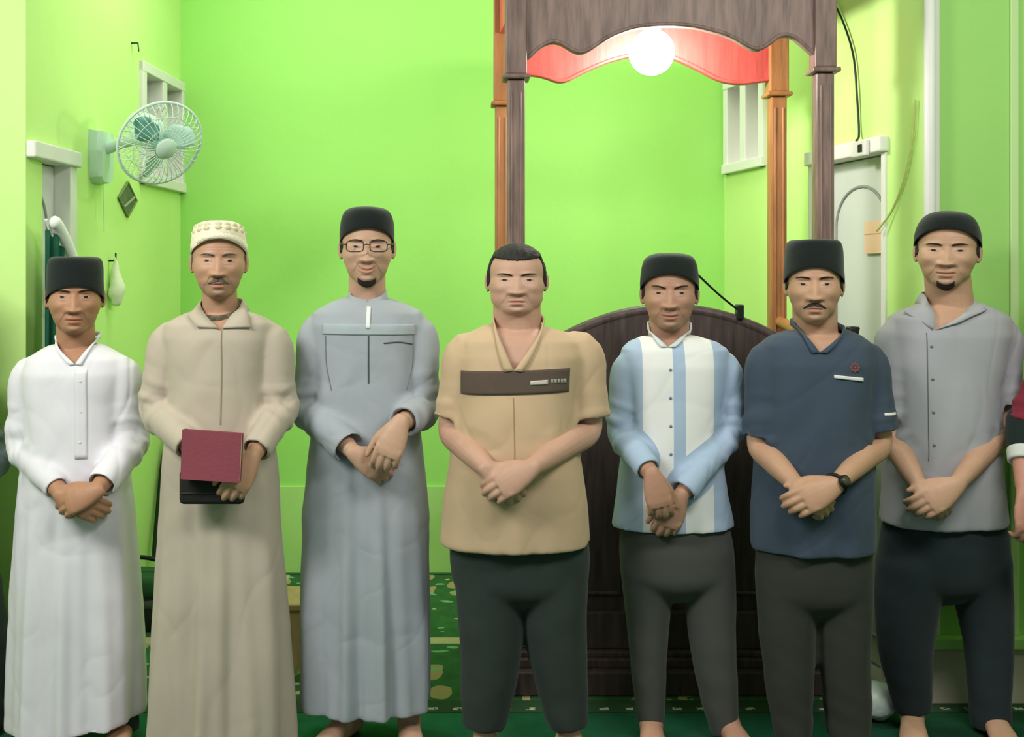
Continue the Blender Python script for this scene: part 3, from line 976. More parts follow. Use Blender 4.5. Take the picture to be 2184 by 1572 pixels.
def foot_shells(A, yaw, sc=1.0):
    """ankle A (z about .085); toes toward -y turned by yaw"""
    f = np.array([math.sin(yaw), -math.cos(yaw), 0.0])
    s = np.array([math.cos(yaw), math.sin(yaw), 0.0])
    up = np.array([0, 0, 1.0])
    g = np.array([A[0], A[1], 0.0155])
    out = []
    st = [(-0.065, 0.026, 0.028), (-0.045, 0.034, 0.04), (0.0, 0.036, 0.045), (0.05, 0.038, 0.036), (0.10, 0.044, 0.026), (0.145, 0.047, 0.018), (0.17, 0.043, 0.014)]
    rings = []
    ang = np.arange(18) / 18 * 2 * PI
    for t, wd, h in st:
        rings.append(g + f * t * sc + up * h + wd * sc * np.cos(ang)[:, None] * s + h * np.sin(ang)[:, None] * up)
    out.append(rings_to_shell(rings))
    out.append(tube([A + up * 0.1, A, g + up * 0.05 + f * 0.015], [0.036, 0.036, 0.04], 14, n=8))
    for i, (o, ln, r) in enumerate(((-0.033, 0.048, 0.0125), (-0.012, 0.044, 0.009), (0.006, 0.038, 0.0085), (0.022, 0.031, 0.008), (0.036, 0.024, 0.0075))):
        sg = 1 if yaw >= 0 else -1
        k = g + f * (0.16 - 0.012 * i) * sc + s * (o * sg) + up * r
        out.append(tube([k, k + f * ln * 0.6 + up * 0.002, k + f * ln - up * 0.0], [r, r, r * 0.85], 10, n=6))
    return out

def make_person(sp):
    D = sp['D']
    s = D / F
    fast = sp.get('coarse', False)
    px2 = lambda p: P(p[0], p[1], D + (p[2] if len(p) > 2 else 0.0))
    cx = (sp['head'][0] - VX) * s
    root = thing('person', sp['label'], 'person', (cx, D, 0))
    # ---------------- head frame
    hx, eye_y, chin_y, top_y, fw = sp['head']
    hd = D + sp.get('head_dy', -0.015)
    H = (chin_y - top_y) * hd / F
    k = H / 0.232
    kl = fw * hd / F / 0.154            # lateral scale from the face width
    yaw, pitch, roll = sp.get('yaw', 0.0) - 0.9 * math.atan2(cx, D), sp.get('pitch', 0.0), sp.get('roll', 0.0)
    hc = P(hx, chin_y - (chin_y - top_y) * 0.49, hd)
    fw_v = np.array([math.sin(yaw), -math.cos(yaw), 0.0])
    la_v = np.array([math.cos(yaw), math.sin(yaw), 0.0])
    up_v = np.array([0, 0, 1.0])
    fw_v, up_v = unit(fw_v * math.cos(pitch) + up_v * math.sin(pitch)), unit(up_v * math.cos(pitch) - fw_v * math.sin(pitch))
    la_v, up_v = unit(la_v * math.cos(roll) + up_v * math.sin(roll)), unit(up_v * math.cos(roll) - la_v * math.sin(roll))
    R = np.stack([la_v, fw_v, up_v])     # rows
    def HW(l, f, u):
        return hc + la_v * l * k * (kl / k) + fw_v * f * k + up_v * u * k
    def toH(v):
        d = (v - hc) @ R.T
        return d[:, 0] / kl, d[:, 1] / k, d[:, 2] / k
    def hell(c, r):
        v, f = ellipsoid((0, 0, 0), r, nu=28, nv=18)
        v = v + np.array(c)
        return hc + v[:, :1] * kl * la_v + v[:, 1:2] * k * fw_v + v[:, 2:3] * k * up_v, f
    jw = sp.get('jaw', 1.0)
    body = Shell()
    body.add(*hell((0, -0.014, 0.028), (0.0765, 0.096, 0.088)))
    body.add(*hell((0, 0.018, -0.02), (0.0735, 0.070, 0.075)))
    body.add(*hell((0, 0.020, -0.056), (0.0625 * jw, 0.066, 0.056)))
    body.add(*hell((0, 0.045, -0.088), (0.039 * jw, 0.044, 0.030)))
    for sg in (-1, 1):
        v, f = ellipsoid((0, 0, 0), (0.0075, 0.018, 0.032), nu=14, nv=10)
        a = 0.42
        ca, sa = math.cos(a), math.sin(a)
        # ear leans back and outwards
        lv = v[:, 0] * ca - v[:, 1] * sa * -1
        x = (v[:, 0] * ca - v[:, 1] * sa) * sg
        y = v[:, 0] * sa + v[:, 1] * ca
        v2 = np.stack([x + sg * 0.078, y * 1.0 - 0.010 - 0.2 * v[:, 2], v[:, 2] - 0.004], 1)
        f2 = f if sg > 0 else [tuple(reversed(g)) for g in f]
        body.add(hc + v2[:, :1] * kl * la_v + v2[:, 1:2] * k * fw_v + v2[:, 2:3] * k * up_v, f2)
    # neck
    nl, nr, ny = sp['neck']
    nrad = (nr - nl) / 2 * s
    nb = P((nl + nr) / 2, ny, D + 0.012)
    body.add(*tube([nb - np.array([0, 0, 0.07]), nb + np.array([0, 0, 0.0]), hc + up_v * -0.055 * k - fw_v * 0.012, hc - fw_v * 0.02], [nrad * 1.12, nrad * 1.0, nrad * 0.95, nrad * 0.9], 24, n=12))
    # torso under the clothes
    secs = sp['torso']
    def sec_ring(sc, shrink, seg=44, ex=2.35):
        y, xl, xr, bf, bb = sc[:5]
        tl = sc[5] if len(sc) > 5 else 0.0
        c = P((xl + xr) / 2, y, D)
        a = (xr - xl) / 2 * s - shrink
        ang = np.arange(seg) / seg * 2 * PI
        cc, ss = np.cos(ang), np.sin(ang)
        X = np.sign(cc) * np.abs(cc) ** (2 / ex) * a
        Yd = np.sign(ss) * np.abs(ss) ** (2 / ex)
        Yd = np.where(Yd < 0, Yd * (bf - shrink), Yd * (bb - shrink))
        return np.stack([c[0] + X, c[1] + Yd, c[2] + tl * X / max(a, 1e-6)], 1)
    ut = secs[:5]
    rings = [sec_ring(q, 0.014 if i < 4 else 0.024) - np.array([0, 0, 0.010]) for i, q in enumerate(ut)]
    hipz = CAMZ + (590 - sp['hip']) * s
    waist = list(ut[-1]); 
    wc = P((waist[1] + waist[2]) / 2, sp['hip'], D)
    rings.append(wc + np.stack([np.cos(np.arange(44) / 44 * 2 * PI) * 0.115, np.sin(np.arange(44) / 44 * 2 * PI) * 0.085, np.zeros(44)], 1))
    rings.append(rings[-1] * 1.0 - np.array([0, 0, 0.08]))
    body.add(*rings_to_shell(rings))
    # arms and hands
    arms = []
    for sd, am in zip((-1, 1), sp['arms']):
        S_, E_, W_ = px2(am['S']), px2(am['E']), px2(am['W'])
        dirn = unit(W_ - E_)
        r0 = am.get('r', 0.036)
        Sb = S_ - np.array([sd * 0.014, 0, 0.032])
        body.add(*tube([Sb - np.array([sd * 0.05, 0, 0.01]), Sb, (S_ + E_) / 2, E_, E_ * 0.65 + W_ * 0.35, E_ * 0.15 + W_ * 0.85, W_],
                       [r0 * 0.7, r0 * 0.95, r0 * 1.0, r0 * 0.98, r0 * 1.08, r0 * 0.78, r0 * 0.62], 18, n=30, rnd1=False))
        arms.append((S_, E_, W_))
        if am.get('to') is not None:
            T_ = px2(am['to'])
            for q in hand_shells(W_, T_ - W_, np.array(am.get('n', (0, -1, 0.35))), -sd, am.get('hs', 1.0), am.get('curl', (0.45, 0.7, 0.5)), am.get('spread', 0.012), am.get('thumb', 0.45)):
                body.add(*q)
    # legs and feet
    for lg in sp['legs']:
        h_, k_, a_ = [px2(q) for q in lg['p']]
        a_[2] = max(a_[2], 0.095)
        body.add(*tube([h_ * 0.5 + np.array([wc[0], D, h_[2]]) * 0.5, k_, a_], [0.045, 0.036, 0.034], 14, n=16))
        for q in foot_shells(np.array([a_[0], a_[1], 0.095]), lg.get('yaw', 0.0)):
            body.add(*q)
    vox = 0.0052 if fast else 0.0033
    v, q = remesh(body, vox)
    e = edges_of(q)
    l, f_, u = toH(v)
    inhead = (u > -0.14) & (np.abs(l) < 0.11) & (np.abs(f_) < 0.14)
    ear = inhead & (np.abs(l) > 0.074) & (f_ < 0.01) & (np.abs(u) < 0.05)
    mk = np.where(inhead & ~ear, 1.0, 0.0)
    v = lap(v, e, 14 if not fast else 6, 0.5, mk)
    wm = np.zeros(len(v))
    for S_, E_, W_ in arms:
        wm = np.maximum(wm, sstep(0.05, 0.025, np.linalg.norm(v - W_, axis=1)))
    v = lap(v, e, 14, 0.5, wm)
    v = lap(v, e, 2, 0.5)
    # fewer faces where clothes hide the body
    zs_min = min(a[2][2] for a in arms) - 0.14
    hide = np.ones(len(v))
    hide[(u > -0.30) & (np.abs(l) < 0.12)] = 0
    for S_, E_, W_ in arms:
        ax = W_ - E_
        t = ((v - E_) @ ax) / (ax @ ax)
        dd = np.linalg.norm(v - E_ - np.clip(t, 0, 2.0)[:, None] * ax, axis=1)
        hide[(t > 0.0) & (t < 1.9) & (dd < 0.11)] = 0
    hide[v[:, 2] < 0.16] = 0
    o = mesh_obj('body', v, q, skin_mat(sp['skin']), root)
    vg = o.vertex_groups.new(name='hide')
    vg.add([int(i) for i in np.nonzero(hide)[0]], 1.0, 'REPLACE')
    md = o.modifiers.new('d', 'DECIMATE')
    md.ratio = max(0.1, 1 - 0.9 * hide.mean())
    md.vertex_group = 'hide'
    dg = bpy.context.evaluated_depsgraph_get()
    me2 = bpy.data.meshes.new_from_object(o.evaluated_get(dg))
    o.modifiers.clear()
    old = o.data
    o.data = me2
    bpy.data.meshes.remove(old)
    o.vertex_groups.clear()
    # finer mesh on the face
    if not fast:
        bm = bmesh.new()
        bm.from_mesh(me2)
        ro = np.array(root.location)
        co = np.array([x.co[:] for x in bm.verts]) + ro
        l, f_, u = toH(co)
        rg = (f_ > 0.03) & (u > -0.125) & (u < 0.06) & (np.abs(l) < 0.085)
        bm.verts.ensure_lookup_table()
        eds = [x for x in bm.edges if rg[x.verts[0].index] and rg[x.verts[1].index]]
        bmesh.ops.subdivide_edges(bm, edges=eds, cuts=1, use_grid_fill=True)
        bmesh.ops.triangulate(bm, faces=[x for x in bm.faces if len(x.verts) > 4])
        bm.to_mesh(me2)
        bm.free()
    nv = len(me2.vertices)
    co = np.empty(nv * 3, np.float32)
    me2.vertices.foreach_get('co', co)
    co = co.reshape(-1, 3).astype(float) + np.array(root.location)
    # ---------------- face relief
    l, f_, u = toH(co)
    fm = sstep(0.012, 0.05, f_) * ((u > -0.13) & (np.abs(l) < 0.1))
    al = np.abs(l)
    def g(l0, u0, sl, su, sym=True):
        x = (al if sym else l) - l0
        return np.exp(-(x / sl) ** 2 - ((u - u0) / su) ** 2)
    age = sp.get('age', 0.5)
    smile = sp.get('smile', 0.3)
    dz = np.zeros(nv)
    t = np.clip((0.010 - u) / 0.050, 0, 1)                        # 0 at the bridge, 1 at the tip
    ridge = (0.002 + 0.0175 * t ** 1.2) * np.exp(-(al / (0.0105 + 0.0060 * t)) ** 2) * sstep(0.022, 0.002, u) * sstep(-0.0525, -0.0435, u)
    dz += ridge
    dz += 0.0105 * g(0.0165, -0.0405, 0.0080, 0.0070)             # wings
    dz -= 0.0035 * g(0.0075, -0.0515, 0.004, 0.003)               # nostrils
    dz -= 0.0080 * g(0.033, 0.003, 0.018, 0.0125)                 # sockets
    dz -= 0.003 * g(0.014, 0.006, 0.007, 0.01)
    dz += 0.0045 * g(0.030, 0.021, 0.022, 0.007)                  # brow
    dz += 0.0050 * g(0.0325, 0.0005, 0.0125, 0.0085)              # eyeball under lids
    dz -= 0.0012 * g(0.0325, 0.0105, 0.013, 0.002)                # lid crease
    dz -= 0.0014 * age * g(0.031, -0.0125, 0.014, 0.003)          # under-eye fold
    dz += 0.0040 * g(0.050, -0.028, 0.018, 0.014)                 # cheekbones
    dz += 0.0050 * g(0, -0.070, 0.026, 0.020)                     # muzzle
    my = -0.0715
    cv = my + smile * 0.010 * (al / 0.024) ** 2
    mw = 0.024 + 0.005 * smile
    lipw = sstep(mw, mw * 0.55, al)
    up_l = np.exp(-((u - cv - 0.0052) / 0.0040) ** 2) * lipw
    lo_l = np.exp(-((u - cv + 0.0062) / 0.0048) ** 2) * sstep(mw * 0.92, mw * 0.4, al)
    slit = np.exp(-((u - cv) / 0.0017) ** 2) * sstep(mw * 1.05, mw * 0.8, al)
    dz += 0.0042 * up_l + 0.0050 * lo_l - 0.0042 * slit
    dz -= 0.0016 * g(0, -0.0575, 0.004, 0.006, False)             # philtrum
    dz -= 0.0035 * g(0, -0.0885, 0.018, 0.005, False)             # below the lower lip
    dz += 0.0050 * g(0, -0.103, 0.017, 0.010, False)              # chin
    nf = 0.018 + 0.020 * np.clip((-0.042 - u) / 0.035, 0, 1)
    dz -= (0.0012 + 0.0018 * (age + smile) * 0.6) * np.exp(-((al - nf) / 0.0036) ** 2) * sstep(-0.042, -0.052, u) * sstep(-0.086, -0.072, u)
    dz -= 0.0028 * g(0.055, -0.065, 0.014, 0.016) * (1.3 - jw) * 2
    for wr in (0.040, 0.050, 0.060):
        dz -= 0.0007 * age * np.exp(-((u - wr) / 0.0016) ** 2) * (al < 0.045)
    co = co + fw_v * (dz * fm * k)[:, None]
    # outward curl of the ear
    em = np.exp(-((al - 0.088) / 0.010) ** 2 - ((f_ - 0.0) / 0.010) ** 2 - ((u + 0.004) / 0.017) ** 2)
    co = co - la_v * (np.sign(l) * 0.004 * em)[:, None] * (np.abs(l) > 0.078)[:, None]
    me2.vertices.foreach_set('co', (co - np.array(root.location)).astype(np.float32).ravel())
    me2.update()
    tint = np.ones((nv, 4))
    lip = np.clip(up_l + lo_l, 0, 1) * (fm > 0.3)
    tint[:, :3] *= 1 - lip[:, None] * np.array([0.14, 0.34, 0.30])
    st = sp.get('stubble', 0.0)
    if st:
        sm = (sstep(-0.055, -0.07, u) * sstep(0.02, 0.05, f_) * (1 - lip) + 0.9 * np.exp(-((u + 0.058) / 0.006) ** 2) * sstep(0.032, 0.02, al) * (f_ > 0.05)) * inside(u, -0.135, 0.1)
        tint[:, :3] *= 1 - np.clip(sm, 0, 1)[:, None] * st * np.array([0.55, 0.5, 0.45])
    ca = me2.color_attributes.new('tint', 'FLOAT_COLOR', 'POINT')
    ca.data.foreach_set('color', tint.astype(np.float32).ravel())
    me2.polygons.foreach_set('use_smooth', np.ones(len(me2.polygons), dtype=bool))
    # ---------------- face pieces laid on the skin
    tri = [tuple(p.vertices) for p in me2.polygons]
    bvh = BVHTree.FromPolygons([tuple(x) for x in co], tri)
    def onface(L, U, off):
        o_ = Vector(HW(L, 0.25, U))
        h, n_, _, _ = bvh.ray_cast(o_, Vector(-fw_v))
        if h is None:
            h, n_, _, _ = bvh.find_nearest(Vector(HW(L, 0.09, U)))
        return np.array(h) + fw_v * off * k
    def face_patch(name, grid, off, m, edge=0.0, tintf=None, seed=None):
        """grid: rows of (L, U); closed thin shell on the face"""
        a = np.array([[onface(L, U, off) for L, U in row] for row in grid])
        nr_, nc_ = a.shape[:2]
        if seed is not None:
            a = a + (noise3(a.reshape(-1, 3), 500, seed, 2)[:, None] * fw_v * 0.0006).reshape(a.shape)
        b = np.array([[onface(L, U, -0.0015) for L, U in row] for row in grid])
        V = np.concatenate([a.reshape(-1, 3), b.reshape(-1, 3)])
        fs = []
        N_ = nr_ * nc_
        for i in range(nr_ - 1):
            for j in range(nc_ - 1):
                p = i * nc_ + j
                fs.append((p, p + 1, p + nc_ + 1, p + nc_))
                fs.append((N_ + p, N_ + p + nc_, N_ + p + nc_ + 1, N_ + p + 1))
        bd = [i for i in range(nc_)] + [i * nc_ + nc_ - 1 for i in range(1, nr_)] + [(nr_ - 1) * nc_ + j for j in range(nc_ - 2, -1, -1)] + [i * nc_ for i in range(nr_ - 2, 0, -1)]
        for x, y in zip(bd, bd[1:] + bd[:1]):
            fs.append((y, x, N_ + x, N_ + y))
        po = mesh_obj(name, V, fs, m, o)
        if tintf:
            c = np.array([tintf(i, j, nr_, nc_) for i in range(nr_) for j in range(nc_)] * 2)
            c = np.concatenate([c, np.ones((len(c), 1))], 1)
            at = po.data.color_attributes.new('tint', 'FLOAT_COLOR', 'POINT')
            at.data.foreach_set('color', c.astype(np.float32).ravel())
        return po
    hair_m = GREYHAIR if sp.get('grey_hair') else HAIR_MAT
    eh = sp.get('eye_open', 0.0032)
    for sg in (-1, 1):
        grid = []
        for i in range(11):
            t_ = i / 10 * 2 - 1
            row = []
            for j in range(17):
                x = j / 16 * 2 - 1
                hgt = eh * (1 - x * x) ** 0.8 * (1.15 if t_ > 0 else 0.8)
                row.append((sg * (0.0325 + x * 0.0138), 0.0005 + 0.0012 * x + t_ * hgt))
            grid.append(row[::sg] if sg > 0 else row[::-1])
        def etint(i, j, nr_, nc_):
            x = (j / (nc_ - 1) * 2 - 1) * 0.0138
            y = (i / (nr_ - 1) * 2 - 1) * eh
            if i >= nr_ - 2 or j in (0, nc_ - 1):
                return (0.03, 0.02, 0.02)
            if i == 0:
                return (0.25, 0.14, 0.11)
            rr = math.hypot(x, y * 0.9)
            return (0.015, 0.01, 0.01) if rr < 0.0055 else (0.42, 0.37, 0.34)
        face_patch('eye', grid, 0.0012, EYE_MAT, tintf=etint)
        grid = []
        for i in range(5):
            row = []
            for j in range(19):
                x = j / 18
                uu = 0.0165 + 0.0058 * math.sin(x * PI * 0.75) - 0.0015 * x + sp.get('frown', 0.0) * (x - 0.4) * 0.012
                th = 0.0032 * (1 - 0.7 * x ** 1.5) * min(1, 0.5 + x * 4)
                row.append((sg * (0.012 + 0.040 * x), uu + (i / 2 - 1) * th))
            grid.append(row if sg > 0 else row[::-1])
        face_patch('eyebrow', grid, 0.0016, hair_m, seed=11)
    if sp.get('moustache'):
        for sg in (-1, 1):
            grid = []
            for i in range(6):
                row = []
                for j in range(13):
                    x = j / 12
                    uu = -0.0575 - 0.012 * x ** 2
                    th = 0.0052 * (1 - 0.75 * x ** 2)
                    row.append((sg * (0.0005 + 0.031 * x), uu + (i / 2.5 - 1) * th))
                grid.append(row if sg > 0 else row[::-1])
            face_patch('moustache', grid, 0.0022, hair_m, seed=5)
    if sp.get('goatee_shade'):
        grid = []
        gw, g0, g1 = sp['goatee_shade']
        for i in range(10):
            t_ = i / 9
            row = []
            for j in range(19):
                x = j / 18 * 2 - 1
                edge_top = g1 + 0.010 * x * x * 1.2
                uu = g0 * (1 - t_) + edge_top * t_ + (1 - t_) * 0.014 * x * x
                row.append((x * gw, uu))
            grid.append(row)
        face_patch('beard_chin_shade', grid, 0.0022, BEARD_SHADE, seed=8)  # goatee patch that also paints in the dark shade under the chin
    # ---------------- hair: shell lifted off the scalp
    hr = sp.get('hair')
    if hr is not None:
        P_ = np.array([len(p.vertices) for p in me2.polygons])
        l, f_, u = toH(co)
        hl = hr['line']      # hairline height at the forehead
        lo = hr.get('low', -0.045)
        sidef = hr.get('side', 0.022)
        fronth = hl - 0.02 * 0 + 0.010 * np.clip(np.abs(l) / 0.06, 0, 1) ** 2
        m_ = ((f_ <= sidef) & (u > lo + np.clip((f_ + 0.01) / 0.03, 0, 1) * (0.012 - lo) * 0.8)) | (u > fronth)
        m_ &= (u > lo) & (np.abs(l) < 0.105)
        m_ &= ~((np.abs(l) > 0.072) & (np.abs(u + 0.01) < 0.07) & (f_ > -0.045) & (f_ < 0.02) & (np.abs(l) > 0.0795))
        th = hr.get('th', 0.004)
        idx = -np.ones(nv, int)
        sel = np.nonzero(m_)[0]
        idx[sel] = np.arange(len(sel))
        fcs = [tuple(idx[i] for i in p) for p in tri if all(idx[i] >= 0 for i in p)]
        nrm = np.empty(nv * 3, np.float32)
        me2.vertices.foreach_get('normal', nrm)
        nrm = nrm.reshape(-1, 3)[sel]
        vv = co[sel]
        tk = th * (0.35 + 0.65 * sstep(hl - 0.01, hl + 0.03, u[sel])) if hr.get('crop') else np.full(len(sel), th)
        tk = tk + noise3(vv, (180, 180, 60), 4, 2) * th * 0.12
        outer = vv + nrm * tk[:, None]
        inner = vv - nrm * 0.001
        n_ = len(sel)
        cnt = {}
        for fc in fcs:
            for a, b in zip(fc, fc[1:] + fc[:1]):
                if (b, a) in cnt:
                    del cnt[(b, a)]
                else:
                    cnt[(a, b)] = 1
        fs = fcs + [tuple(n_ + i for i in reversed(fc)) for fc in fcs] + [(b, a, n_ + a, n_ + b) for a, b in cnt]
        mesh_obj('hair', np.concatenate([outer, inner]), fs, hair_m if not hr.get('m') else hr['m'], root)
    # ---------------- cap
    cp = sp.get('cap')
    if cp:
        A_, B_ = cp['w'] * hd / F / 2, cp.get('depth', 0.103) * k
        uf = (hc[2] - (CAMZ + (590 - cp['rim']) * hd / F)) / -k
        ut = (hc[2] - (CAMZ + (590 - cp['top']) * hd / F)) / -k
        tilt = cp.get('tilt', 0.035)
        prof = {'songkok': [(1, 0), (1.0, .12), (.985, .35), (.96, .65), (.925, .86), (.86, .96), (.74, 1.0), (.4, 1.01), (.05, 1.01)],
                'soft': [(1, 0), (1.005, .15), (.985, .4), (.94, .65), (.85, .83), (.7, .93), (.45, .985), (.05, 1.0)],
                'dome': [(1, 0), (.99, .2), (.95, .42), (.87, .63), (.73, .81), (.52, .93), (.28, .985), (.04, 1.0)]}[cp['kind']]
        prof = catmull(np.array([(r_, h_, 0.0) for r_, h_ in prof]), 30)[:, :2]
        seg = 72
        ang = np.arange(seg) / seg * 2 * PI
        def ring(rk, h, dr=0.0):
            rim = uf - tilt * (1 - np.cos(ang)) - cp.get('sidedrop', 0.012) * np.sin(ang) ** 2
            uu = (rim + (ut - rim) * h) * k
            return hc + np.sin(ang)[:, None] * (A_ * rk - dr) * la_v + (np.cos(ang) * (B_ * rk - dr) - 0.012 * k)[:, None] * fw_v + uu[:, None] * up_v
        rings = [ring(.97, .25, 0.004), ring(.985, .05, 0.003), ring(1, -0.01, 0.0015)] + [ring(r_, h_) for r_, h_ in prof]
        vv, ff = rings_to_shell(rings)
        vv = vv + (noise3(vv, 30, 9, 2)[:, None] * 0.0008)
        cm = mesh_obj('cap', vv, ff, cp['m'], root)
        if cp.get('band'):
            rb = [ring(1.012, 0.02), ring(1.018, 0.16), ring(1.012, 0.30)]
            rb2 = [ring(1.0, 0.30), ring(1.0, 0.02)]
            vv, ff = rings_to_shell(rb + rb2, cap0=False, cap1=False)
            n_ = seg
            ff += [(4 * n_ + j, 4 * n_ + (j + 1) % n_, (j + 1) % n_, j) for j in range(n_)]
            mesh_obj('cap_band', vv, ff, cp['band'], cm)
        if cp.get('dots'):
            for a in np.linspace(-1.5, 1.5, 9):
                i = int((a % (2 * PI)) / (2 * PI) * seg) % seg
                for h_, r_ in ((0.60, .955), (0.77, .885)):
                    pt = ring(r_, h_)[i]
                    Rm = np.stack([la_v * math.cos(a) - fw_v * math.sin(a), la_v * math.sin(a) + fw_v * math.cos(a), up_v], 1)
                    mesh_obj('embroidery', *ellipsoid(pt, (0.011, 0.0035, 0.008), Rm, nu=10, nv=6), cp['dots'], cm)
    # ---------------- garment
    gm = sp['garment']
    gs = Shell()
    sr = [sec_ring(q_, 0.0) for q_ in secs]
    if gm.get('hem', True):
        last = sr[-1]
        cen = last.mean(axis=0)
        for dz_, kk in ((0.0, 0.012), (0.03, 0.015), (0.06, 0.02)):
            d_ = last - cen
            nrm_ = np.linalg.norm(d_[:, :2], axis=1)[:, None]
            rr = last.copy()
            rr[:, :2] = cen[:2] + d_[:, :2] * (1 - kk / nrm_)
            rr[:, 2] += dz_
            sr.append(rr)
    # resample rings smoothly for the visible outline
    gs.add(*rings_to_shell(sr))
    for sd, am, (S_, E_, W_) in zip((-1, 1), sp['arms'], arms):
        r1, r2, r3 = am['sleeve']
        S_ = S_ - np.array([sd * 0.006, 0, 0.02])
        inn = S_ - np.array([sd * 0.07, 0, 0.004])
        if am.get('short') is not None:
            c_ = S_ * (1 - am['short']) + E_ * am['short'] if am['short'] <= 1 else E_ * (2 - am['short']) + W_ * (am['short'] - 1)
            pts, rad = [inn, S_, S_ * 0.5 + c_ * 0.5, c_], [r1 * 0.7, r1, (r1 + r2) / 2, r2]
            gs.add(*tube(pts, rad, 22, n=18, hollow=0.05, flat=1.0))
        else:
            t_ = am.get('cuff', 0.94)
            c_ = E_ * (1 - t_) + W_ * t_
            pts, rad = [inn, S_, S_ * 0.45 + E_ * 0.55, E_, E_ * 0.5 + c_ * 0.5, c_], [r1 * 0.7, r1, (r1 + r2) / 2, r2, (r2 + r3) / 2, r3]
            gs.add(*tube(pts, rad, 22, n=34, hollow=0.05))
    gv = 0.0075 if fast else 0.0058
    v, q = remesh(gs, gv)
    e = edges_of(q)
    v = lap(v, e, 9, 0.5)
    nn = normals(v, q)
    # folds
    armw = np.zeros(len(v))
    for sd, am, (S_, E_, W_) in zip((-1, 1), sp['arms'], arms):
        for A_, B_, ph in ((S_, E_, 0), (E_, W_, 3)):
            ax = B_ - A_
            L_ = np.linalg.norm(ax)
            t = np.clip(((v - A_) @ ax) / (ax @ ax), 0, 1)
            dd = np.linalg.norm(v - A_ - t[:, None] * ax, axis=1)
            wgt = sstep(0.085, 0.05, dd)
            armw = np.maximum(armw, wgt)
            near = np.exp(-((t - (1 if ph == 0 else 0)) / 0.4) ** 2)
            wr = np.sin(t * L_ / 0.05 * 2 * PI * 0.8 + ph + 2.6 * noise3(v, 10, sp['seed'] + ph, 2))
            v = v + nn * (gm.get('wr', 0.005) * wgt * near * np.maximum(wr, -0.4))[:, None]
    z0 = secs[-1][0]
    zb = CAMZ + (590 - z0) * s
    zt = CAMZ + (590 - sp['hip']) * s
    cxx = ((secs[-1][1] + secs[-1][2]) / 2 - VX) * s
    th = np.arctan2(v[:, 1] - D, v[:, 0] - cxx)
    down = np.clip((zt + 0.25 - v[:, 2]) / max(zt + 0.25 - zb, 0.1), 0, 1)
    fa = gm.get('fold', 0.006)
    nf_ = gm.get('nf', 9)
    fld = np.sin(nf_ * th + 1.3 * np.sin(3 * v[:, 2] + sp['seed']) + noise3(v, (4, 4, 1.2), sp['seed'], 2)) + 0.5 * np.sin(2.1 * nf_ * th + 2 + noise3(v, (5, 5, 2), sp['seed'] + 1, 1))
    rad_ = np.stack([v[:, 0] - cxx, v[:, 1] - D, np.zeros(len(v))], 1)
    rad_ = rad_ / (np.linalg.norm(rad_, axis=1)[:, None] + 1e-9)
    v = v + rad_ * (fa * down ** 1.2 * fld * (1 - armw))[:, None]
    v = v + nn * (gm.get('nz', 0.0042) * noise3(v, (10, 10, 4.0), sp['seed'] + 2, 3) * (1 - 0.5 * armw))[:, None]
    # creases: sharp shallow lines, diagonal on the body and across the sleeves
    c1 = noise3(v, (9, 9, 6.5), sp['seed'] + 31, 2)
    c2 = noise3(v, (13, 13, 9), sp['seed'] + 32, 2)
    crease = np.clip(1 - np.abs(c1) * 2.6, 0, 1) ** 2 * 0.6 + np.clip(1 - np.abs(c2) * 3.0, 0, 1) ** 2 * 0.4
    v = v - nn * (gm.get('cr', 0.0045) * crease * (0.55 + 0.75 * armw))[:, None]
    # pull folds on the chest, running from the shoulders to the middle
    dg_ = np.sin((np.abs(v[:, 0] - cxx) * 0.8 + 0.6 * (v[:, 2] - zt)) / 0.075 * 2 * PI * 0.5 + noise3(v, 8, sp['seed'] + 5, 2) * 2.6)
    v = v + nn * (gm.get('pull', 0.0014) * dg_ * (1 - down) * (1 - armw))[:, None]
    # body stays inside: neckline opening
    full_bvh = BVHTree.FromPolygons([tuple(x) for x in v], [tuple(int(i) for i in x) for x in q])
    tb = armw < 0.7
    tq = mask_faces(q, tb)
    torso_bvh = BVHTree.FromPolygons([tuple(x) for x in v], [tuple(int(i) for i in x) for x in tq])
    ck = sp['collar']
    qq = q
    if ck.get('V'):
        vx, vy = ck['V']
        Vp = P(vx, vy, D - 0.1)
        Lp, Rp = P(*ck['L'], D - 0.012), P(*ck['R'], D - 0.012)
        fc = v[q].mean(axis=1)
        tt = (fc[:, 2] - Vp[2]) / (Lp[2] - Vp[2])
        tt2 = (fc[:, 2] - Vp[2]) / (Rp[2] - Vp[2])
        xl = Vp[0] + (Lp[0] - Vp[0]) * np.clip(tt, 0, 1.4)
        xr = Vp[0] + (Rp[0] - Vp[0]) * np.clip(tt2, 0, 1.4)
        cut = (tt > 0.02) & (fc[:, 0] > xl - 0.001) & (fc[:, 0] < xr + 0.001) & (fc[:, 1] < D - 0.0)
        qq = q[~cut]
        bv = np.intersect1d(np.unique(q[cut]), np.unique(qq))
        bz = v[bv]
        ta, tb_ = (bz[:, 2] - Vp[2]) / (Lp[2] - Vp[2]), (bz[:, 2] - Vp[2]) / (Rp[2] - Vp[2])
        ex_l, ex_r = Vp[0] + (Lp[0] - Vp[0]) * np.clip(ta, 0, 1.4), Vp[0] + (Rp[0] - Vp[0]) * np.clip(tb_, 0, 1.4)
        tx = np.where(np.abs(bz[:, 0] - ex_l) < np.abs(bz[:, 0] - ex_r), ex_l - 0.001, ex_r + 0.001)
        okb = (np.abs(tx - bz[:, 0]) < 0.012) & (bz[:, 1] < D)
        v = v.copy()
        v[bv[okb], 0] = tx[okb]
        used = np.unique(qq)
        mp = -np.ones(len(v), int)
        mp[used] = np.arange(len(used))
